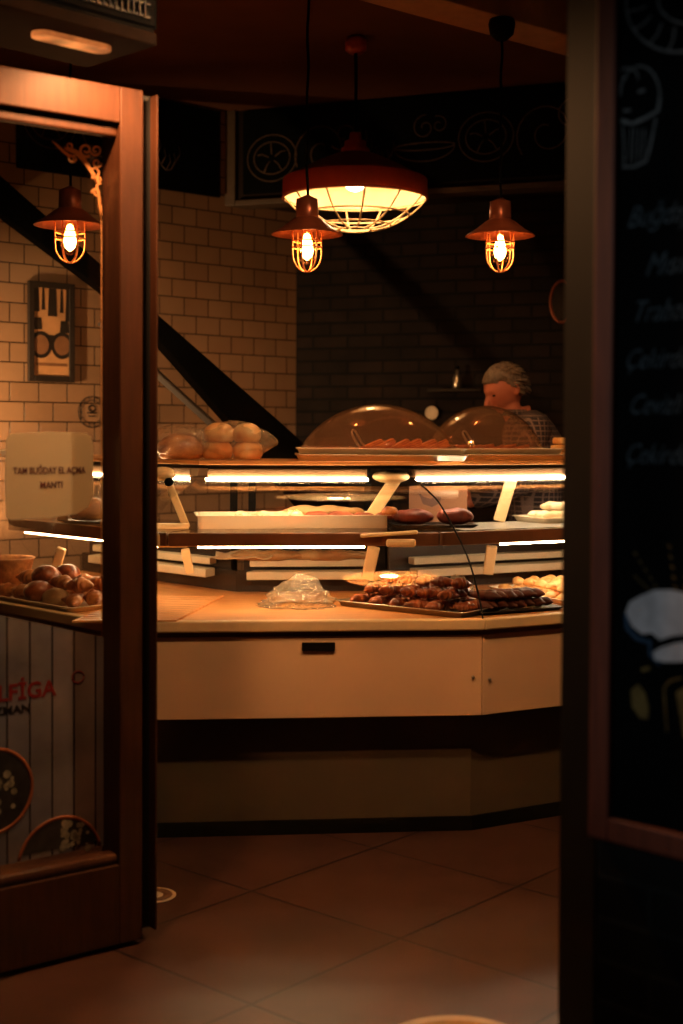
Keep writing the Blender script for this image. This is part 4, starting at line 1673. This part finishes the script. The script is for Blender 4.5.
t = thing('wall_decal', 'small oval line emblem on the tiles beside the door stile', 'decal', WP(92, 427), 0)
m = MB()
oc = WP(92, 412, .004)
ringp(m, oc, TD, up, .083, .082, .004)
ringp(m, oc, TD, up, .062, .062, .003)
for k in range(14):
    a = 2 * PI * k / 14
    d0 = TD * math.cos(a) + up * math.sin(a)
    m.tube([oc + d0 * .066, oc + d0 * .078], .003, 6, flat=.3, nrm=TN)
ringp(m, oc + up * .02, TD, up, .02, .016, .006)
m.tube([oc - TD * .03 - up * .005, oc + TD * .03 - up * .005], .004, 6, flat=.3, nrm=TN)
m.tube([oc - TD * .022 - up * .022, oc + TD * .022 - up * .022], .003, 6, flat=.3, nrm=TN)
m.build('line_drawing', 'sepia_dark', t)

# ================================================================== THINGS ON THE DARK BRICK WALL
KP = lambda x, y, o=.0: atplane(x, y, COR - BN * o, BN)


def wall_disc(name, label, cat, px, rad, rim, face, ry=None):
    c = KP(*px, .0)
    t = thing(name, label, cat, c, math.atan2(BD.y, BD.x))
    m = MB()
    disc(m, c - BN * .004, BD, up, rad, .022, 36, ry)
    m.build('backing', face, t)
    m = MB()
    m.tube([c - BN * .026 + BD * rad * math.cos(2 * PI * k / 36) + up * (ry or rad) * math.sin(2 * PI * k / 36) for k in range(36)], rad * .12, 8, closed=True)
    m.build('rim', rim, t)
    return t


wall_disc('wall_plate', 'small pale round plate on the dark brick wall, between the two domes', 'wall plate', (433, 413), .036, 'sticker_white', 'sticker_white')
wall_disc('wall_plaque', 'oval amber rimmed plaque on the dark wall beside the door post', 'wall plaque', (563, 302), .065, 'lamp_brown', 'dark_wood', .115)
# bottle on a small dark shelf
c = KP(460, 389, 0)
o = MB().prism([c - BD * .16, c + BD * .16, c + BD * .16 - BN * .12, c - BD * .16 - BN * .12], c.z - .02, c.z).build('wall_shelf', 'dark_wood', frame=Matrix.Translation(c), bevel=.003)
tag(o, 'short dark shelf on the brick wall under the small bottle', 'shelf')
b = c - BN * .06
t = thing('glass_bottle', 'small slim bottle glinting on the dark wall left of the man', 'bottle', b, 0)
MB().lathe([(0, .001), (.02, .001), (.023, .01), (.023, .06), (.010, .08), (.009, .11), (0, .11)], b, 20).build('body', 'steel', t)
MB().lathe([(0, .11), (.011, .11), (.011, .128), (0, .13)], b, 16).build('cork', 'black_metal', t)

# ================================================================== FLOOR STICKERS
def sticker(label, c, r, mid):
    t = thing('floor_sticker', label, 'floor sticker', V(c.x, c.y, .0005), 0)
    MB().lathe([(0, .0005), (r, .0005), (r, .002), (0, .002)], V(c.x, c.y, 0), 48).build('disc', 'sticker_white', t)
    MB().lathe([(r * .45, .0022), (r * .84, .0022), (r * .84, .0028), (r * .45, .0028)], V(c.x, c.y, 0), 48).build('ring_print', mid, t)
    return t


sticker('small pale ringed floor sticker beside the bottom of the open door', atz(153, 895.5, 0), .072, 'sticker_mid')
sp_ = atz(452, 1016, 0)
sticker('large pale ringed floor sticker at the very front of the doorway floor', V(atz(452, 1016, 0).x, sp_.y - .19, 0), .19, 'sticker_yellow')

# ================================================================== THE MAN BEHIND THE COUNTER
HX, HY = .80, 6.56
hc = at(503, 389, HY)                    # head centre
man = thing('person', 'grey haired man in a checked shirt looking down behind the right dome', 'person', V(.97, HY + .02, 0), 0)
PX, PY = .97, HY + .02
neck = V(hc.x + .055, HY + .015, hc.z - .13)
chest = V(.94, PY, 1.36)
pel = V(PX, PY, .95)
body = MB()
body.tube([pel + V(0, 0, -.08), pel, V(.97, PY, 1.12), chest, V(.905, PY, 1.50), neck], [.13, .14, .125, .125, .080, .055], 20)
body.tube([V(.91, PY, 1.53), neck, neck + V(-.03, 0, .07), hc + V(.02, 0, -.03)], [.06, .055, .055, .06], 16)
# legs
for s in (-1, 1):
    body.tube([V(PX, PY + s * .09, .95), V(PX - .02, PY + s * .10, .72), V(PX - .02, PY + s * .10, .5), V(PX, PY + s * .10, .28), V(PX + .01, PY + s * .1, .08)], [.095, .085, .06, .055, .04], 16)
    body.tube([V(PX + .05, PY + s * .1, .05), V(PX - .06, PY + s * .1, .04), V(PX - .17, PY + s * .105, .03)], [.045, .045, .03], 12)
# head facing left, a little to the camera and down
fd = V(-.84, -.40, -.46).normalized()
sd = fd.cross(V(0, 0, 1)).normalized()
ud = sd.cross(fd).normalized()
HM = Matrix((fd, sd, ud)).transposed()     # local x = forward, z = up


def headfn(p, d):
    q = p.copy()
    if d.x > 0:
        q.y *= 1 - .12 * d.x
    if d.z < -.1:
        q.x += .02 * d.x * 0
        q.y *= 1 - .28 * (-d.z - .1)
        q.x *= 1 - .05 * (-d.z)
    # brow, eye sockets
    for s in (-1, 1):
        e = math.exp(-(((d.y - s * .36) / .16) ** 2 + ((d.z - .02) / .12) ** 2)) * (d.x > 0)
        q.x -= .013 * e
    e = math.exp(-((d.y / .5) ** 2 + ((d.z - .2) / .1) ** 2)) * (d.x > 0)
    q.x += .005 * e
    e = math.exp(-((d.y / .22) ** 2 + ((d.z + .52) / .08) ** 2)) * (d.x > 0)
    q.x += .005 * e
    e = math.exp(-((d.y / .22) ** 2 + ((d.z + .82) / .15) ** 2)) * (d.x > -.1)
    q.x += .022 * e
    return q


body.ell(hc, (.098, .076, .115), 40, 28, m=HM, fn=headfn)
nose = [(.083, 0, .018), (.102, 0, -.008), (.118, 0, -.032), (.10, 0, -.042)]
body.tube([hc + HM @ V(*a) for a in nose], [.009, .012, .0165, .011], 12)
for s in (-1, 1):                           # ears
    pts = [hc + HM @ V(-.012 - .022 * math.sin(a), s * (.076 + .008 * math.sin(a)), -.005 + .03 * math.cos(a)) for a in [PI * k / 8 for k in range(9)]]
    body.tube(pts, .009, 8)
    body.ell(hc + HM @ V(-.018, s * .073, -.006), (.018, .006, .028), 12, 8, m=HM)
body.tube([hc + HM @ V(.088, y, -.060 + abs(y) * .12) for y in (-.024, -.012, 0, .012, .024)], [.003, .006, .007, .006, .003], 8)
# arms reaching to the work in front (left) of him
hands = []
for s in (-1, 1):
    sh = V(.915, PY + s * .19, 1.475)
    el = V(.83, PY + s * .25, 1.21)
    wr = V(.60, PY + s * .15 + .0, 1.12)
    body.tube([V(.93, PY + s * .06, 1.42), sh - V(0, 0, .015), (sh + el) / 2 + V(.01, 0, 0), el, (el + wr) / 2, wr], [.06, .056, .050, .043, .04, .027], 14)
    hd = (wr - el).normalized()
    hs = hd.cross(V(0, 0, 1)).normalized()
    pm = wr + hd * .05
    body.tube([wr, wr + hd * .03, pm, wr + hd * .09], [.026, .034, .040, .036], 14, flat=.5)
    for k, (off, ln) in enumerate(((-.030, .066), (-.010, .078), (.011, .074), (.030, .058))):
        b0f = wr + hd * .082 + hs * off
        body.tube([b0f - hd * .02, b0f, b0f + hd * ln * .45 - V(0, 0, .010), b0f + hd * ln * .75 - V(0, 0, .03), b0f + hd * ln * .85 - V(0, 0, .05)], [.009, .0095, .009, .008, .006], 8)
    tb = wr + hd * .035 - hs * s * .03
    body.tube([tb, tb + hd * .025 - hs * s * .022 - V(0, 0, .012), tb + hd * .055 - hs * s * .024 - V(0, 0, .03)], [.013, .011, .008], 8)
    hands.append((sh, el, wr))
bo = body.build('body', 'skin', man)
rm = bo.modifiers.new('fuse', 'REMESH')
rm.mode = 'VOXEL'
rm.voxel_size = .007
rm.use_smooth_shade = True
sm_ = bo.modifiers.new('smooth', 'SMOOTH')
sm_.iterations = 2
# eyes half closed, looking down
m = MB()
for s in (-1, 1):
    m.ell(hc + HM @ V(.074, s * .030, .001), (.011, .012, .008), 14, 10, m=HM)
m.build('eyes', 'eye', man)
# hair: short grey shell over crown, sides and nape, with short strands
m = MB()


def hairfn(p, d):
    line = -.08 + .52 * max(-1, min(1, d.x / .32))
    q = p * (1 + .045 * noise.noise(d * 9) + .03 * noise.noise(V(d.x * 24, d.y * 24, d.z * 7)))
    if d.z < line:
        q *= .78
    return q


m.ell(hc + HM @ V(-.008, 0, .008), (.108, .085, .118), 44, 30, m=HM, fn=hairfn)
for k in range(240):
    th, ph = RND.uniform(0, 2 * PI), RND.uniform(-.5, 1.35)
    d = V(math.cos(ph) * math.cos(th), math.cos(ph) * math.sin(th), math.sin(ph))
    line = -.04 + .52 * max(-1, min(1, d.x / .32))
    if d.z < line:
        continue
    b0h = hc + HM @ V(d.x * .106 - .008, d.y * .084, d.z * .116 + .008)
    dr = (HM @ V(-.5, d.y * .5, -.5 + .4 * d.z)).normalized()
    m.tube([b0h, b0h + dr * .02 + (HM @ d) * .004, b0h + dr * .038], [.003, .003, .001], 5)
m.build('hair', 'hair', man)


def shirt_uv(co):
    return (co.x * .8 + co.y * .9, co.z)


m = MB()
n = 28


def oring(c, rx, ry, tilt=0.):
    return [c + V(rx * math.cos(2 * PI * i / n), ry * math.sin(2 * PI * i / n), tilt * math.cos(2 * PI * i / n) * rx) for i in range(n)]


m.rings([oring(V(PX, PY, .90), .145, .20), oring(V(PX, PY, 1.0), .15, .20), oring(V(.965, PY, 1.15), .15, .20), oring(V(.945, PY, 1.32), .155, .215),
         oring(V(.925, PY, 1.44), .14, .225), oring(V(.91, PY, 1.50), .115, .19), oring(V(.90, PY, 1.545), .09, .11), oring(neck + V(.008, 0, .0), .070, .072),
         oring(neck + V(.004, 0, .03), .066, .068)], cap=False)
for (sh, el, wr) in hands:
    m.tube([sh + V(.0, (PY - sh.y) * .5, .01), sh, (sh + el) / 2 + V(.01, 0, 0), el, (el + wr) / 2, el.lerp(wr, .85)], [.08, .078, .066, .058, .052, .042], 18, cap=False)
o = m.build('checked_shirt', 'shirt', man, uv=shirt_uv, solid=.003)
m = MB()
m.rings([oring(V(PX, PY, .80), .15, .195), oring(V(PX, PY, .94), .15, .2), oring(V(PX, PY, 1.02), .145, .195)], cap=False)
for s in (-1, 1):
    m.tube([V(PX, PY + s * .09, .86), V(PX - .02, PY + s * .10, .72), V(PX - .02, PY + s * .10, .5), V(PX, PY + s * .10, .28), V(PX + .01, PY + s * .1, .09)], [.115, .105, .082, .075, .07], 18, cap=False)
m.build('trousers', 'trousers', man, solid=.003)
m = MB()
for s in (-1, 1):
    m.tube([V(PX + .07, PY + s * .1, .055), V(PX + .0, PY + s * .1, .058), V(PX - .10, PY + s * .103, .048), V(PX - .19, PY + s * .106, .04)], [.045, .054, .046, .03], 14, flat=1)
m.build('shoes', 'shoe', man)

# ================================================================== LIGHT, CAMERA
def lamp(name, kind, loc, energy, col, size=.05, aim=None, cone=2.6, blend=.6):
    l = bpy.data.lights.new(name, kind)
    l.energy = energy
    l.color = col
    l.shadow_soft_size = size
    if kind == 'SPOT':
        l.spot_size, l.spot_blend = cone, blend
    o = bpy.data.objects.new(name, l)
    C.objects.link(o)
    o.location = loc
    if aim:
        o.rotation_euler = (Vector(aim) - Vector(loc)).to_track_quat('-Z', 'Y').to_euler()
    return o


lc = (cc0 + cc1) / 2
off = (lc - E1).dot(DN)
lp = lc + DN * (.20 - off) - V(0, 0, .015)
lamp('heater_lamp', 'SPOT', lp, 64, (1, .47, .18), .03, aim=lp + V(.1, .02, -1), cone=2.9)
lamp('street_lamp', 'SPOT', (-2.4, .2, 2.5), 60, (.95, .97, 1), .12, aim=(.9, 2.3, 1.4), cone=.52)
lamp('unseen_wall_spot', 'SPOT', (-2.15, 5.85, 1.45), 185, (1, .58, .25), .02, aim=(-1.72, 6.85, 1.4), cone=2.0, blend=1.)  # unseen spot, added out of view to brighten the tiled wall

w = bpy.data.worlds.new('night')
bpy.context.scene.world = w
w.use_nodes = True
bg = w.node_tree.nodes['Background']
bg.inputs[0].default_value = (.45, .6, .75, 1)
bg.inputs[1].default_value = .003

sc = bpy.context.scene
cam = bpy.data.cameras.new('camera')
cam.sensor_fit = 'VERTICAL'
cam.sensor_height = 36
cam.sensor_width = 36
cam.lens = F / 1024 * 36
cam.clip_start = .05
cam.dof.use_dof = True
cam.dof.focus_distance = 5.05
cam.dof.aperture_fstop = 1.8
co = bpy.data.objects.new('camera', cam)
C.objects.link(co)
co.location = (0, 0, CAMZ)
co.rotation_euler = CAMR.to_euler()
cam.shift_y = -SHIFT / 1024
sc.camera = co
sc.view_settings.view_transform = 'Standard'
sc.view_settings.look = 'None'
sc.view_settings.exposure = 0.0
sc.view_settings.gamma = 1
sc.view_settings.use_curve_mapping = False
cy = sc.cycles
cy.use_denoising = True
cy.max_bounces = 10
cy.transparent_max_bounces = 40
cy.glossy_bounces = 5
cy.diffuse_bounces = 4
cy.sample_clamp_indirect = 30.0
cy.caustics_reflective = False
cy.caustics_refractive = False
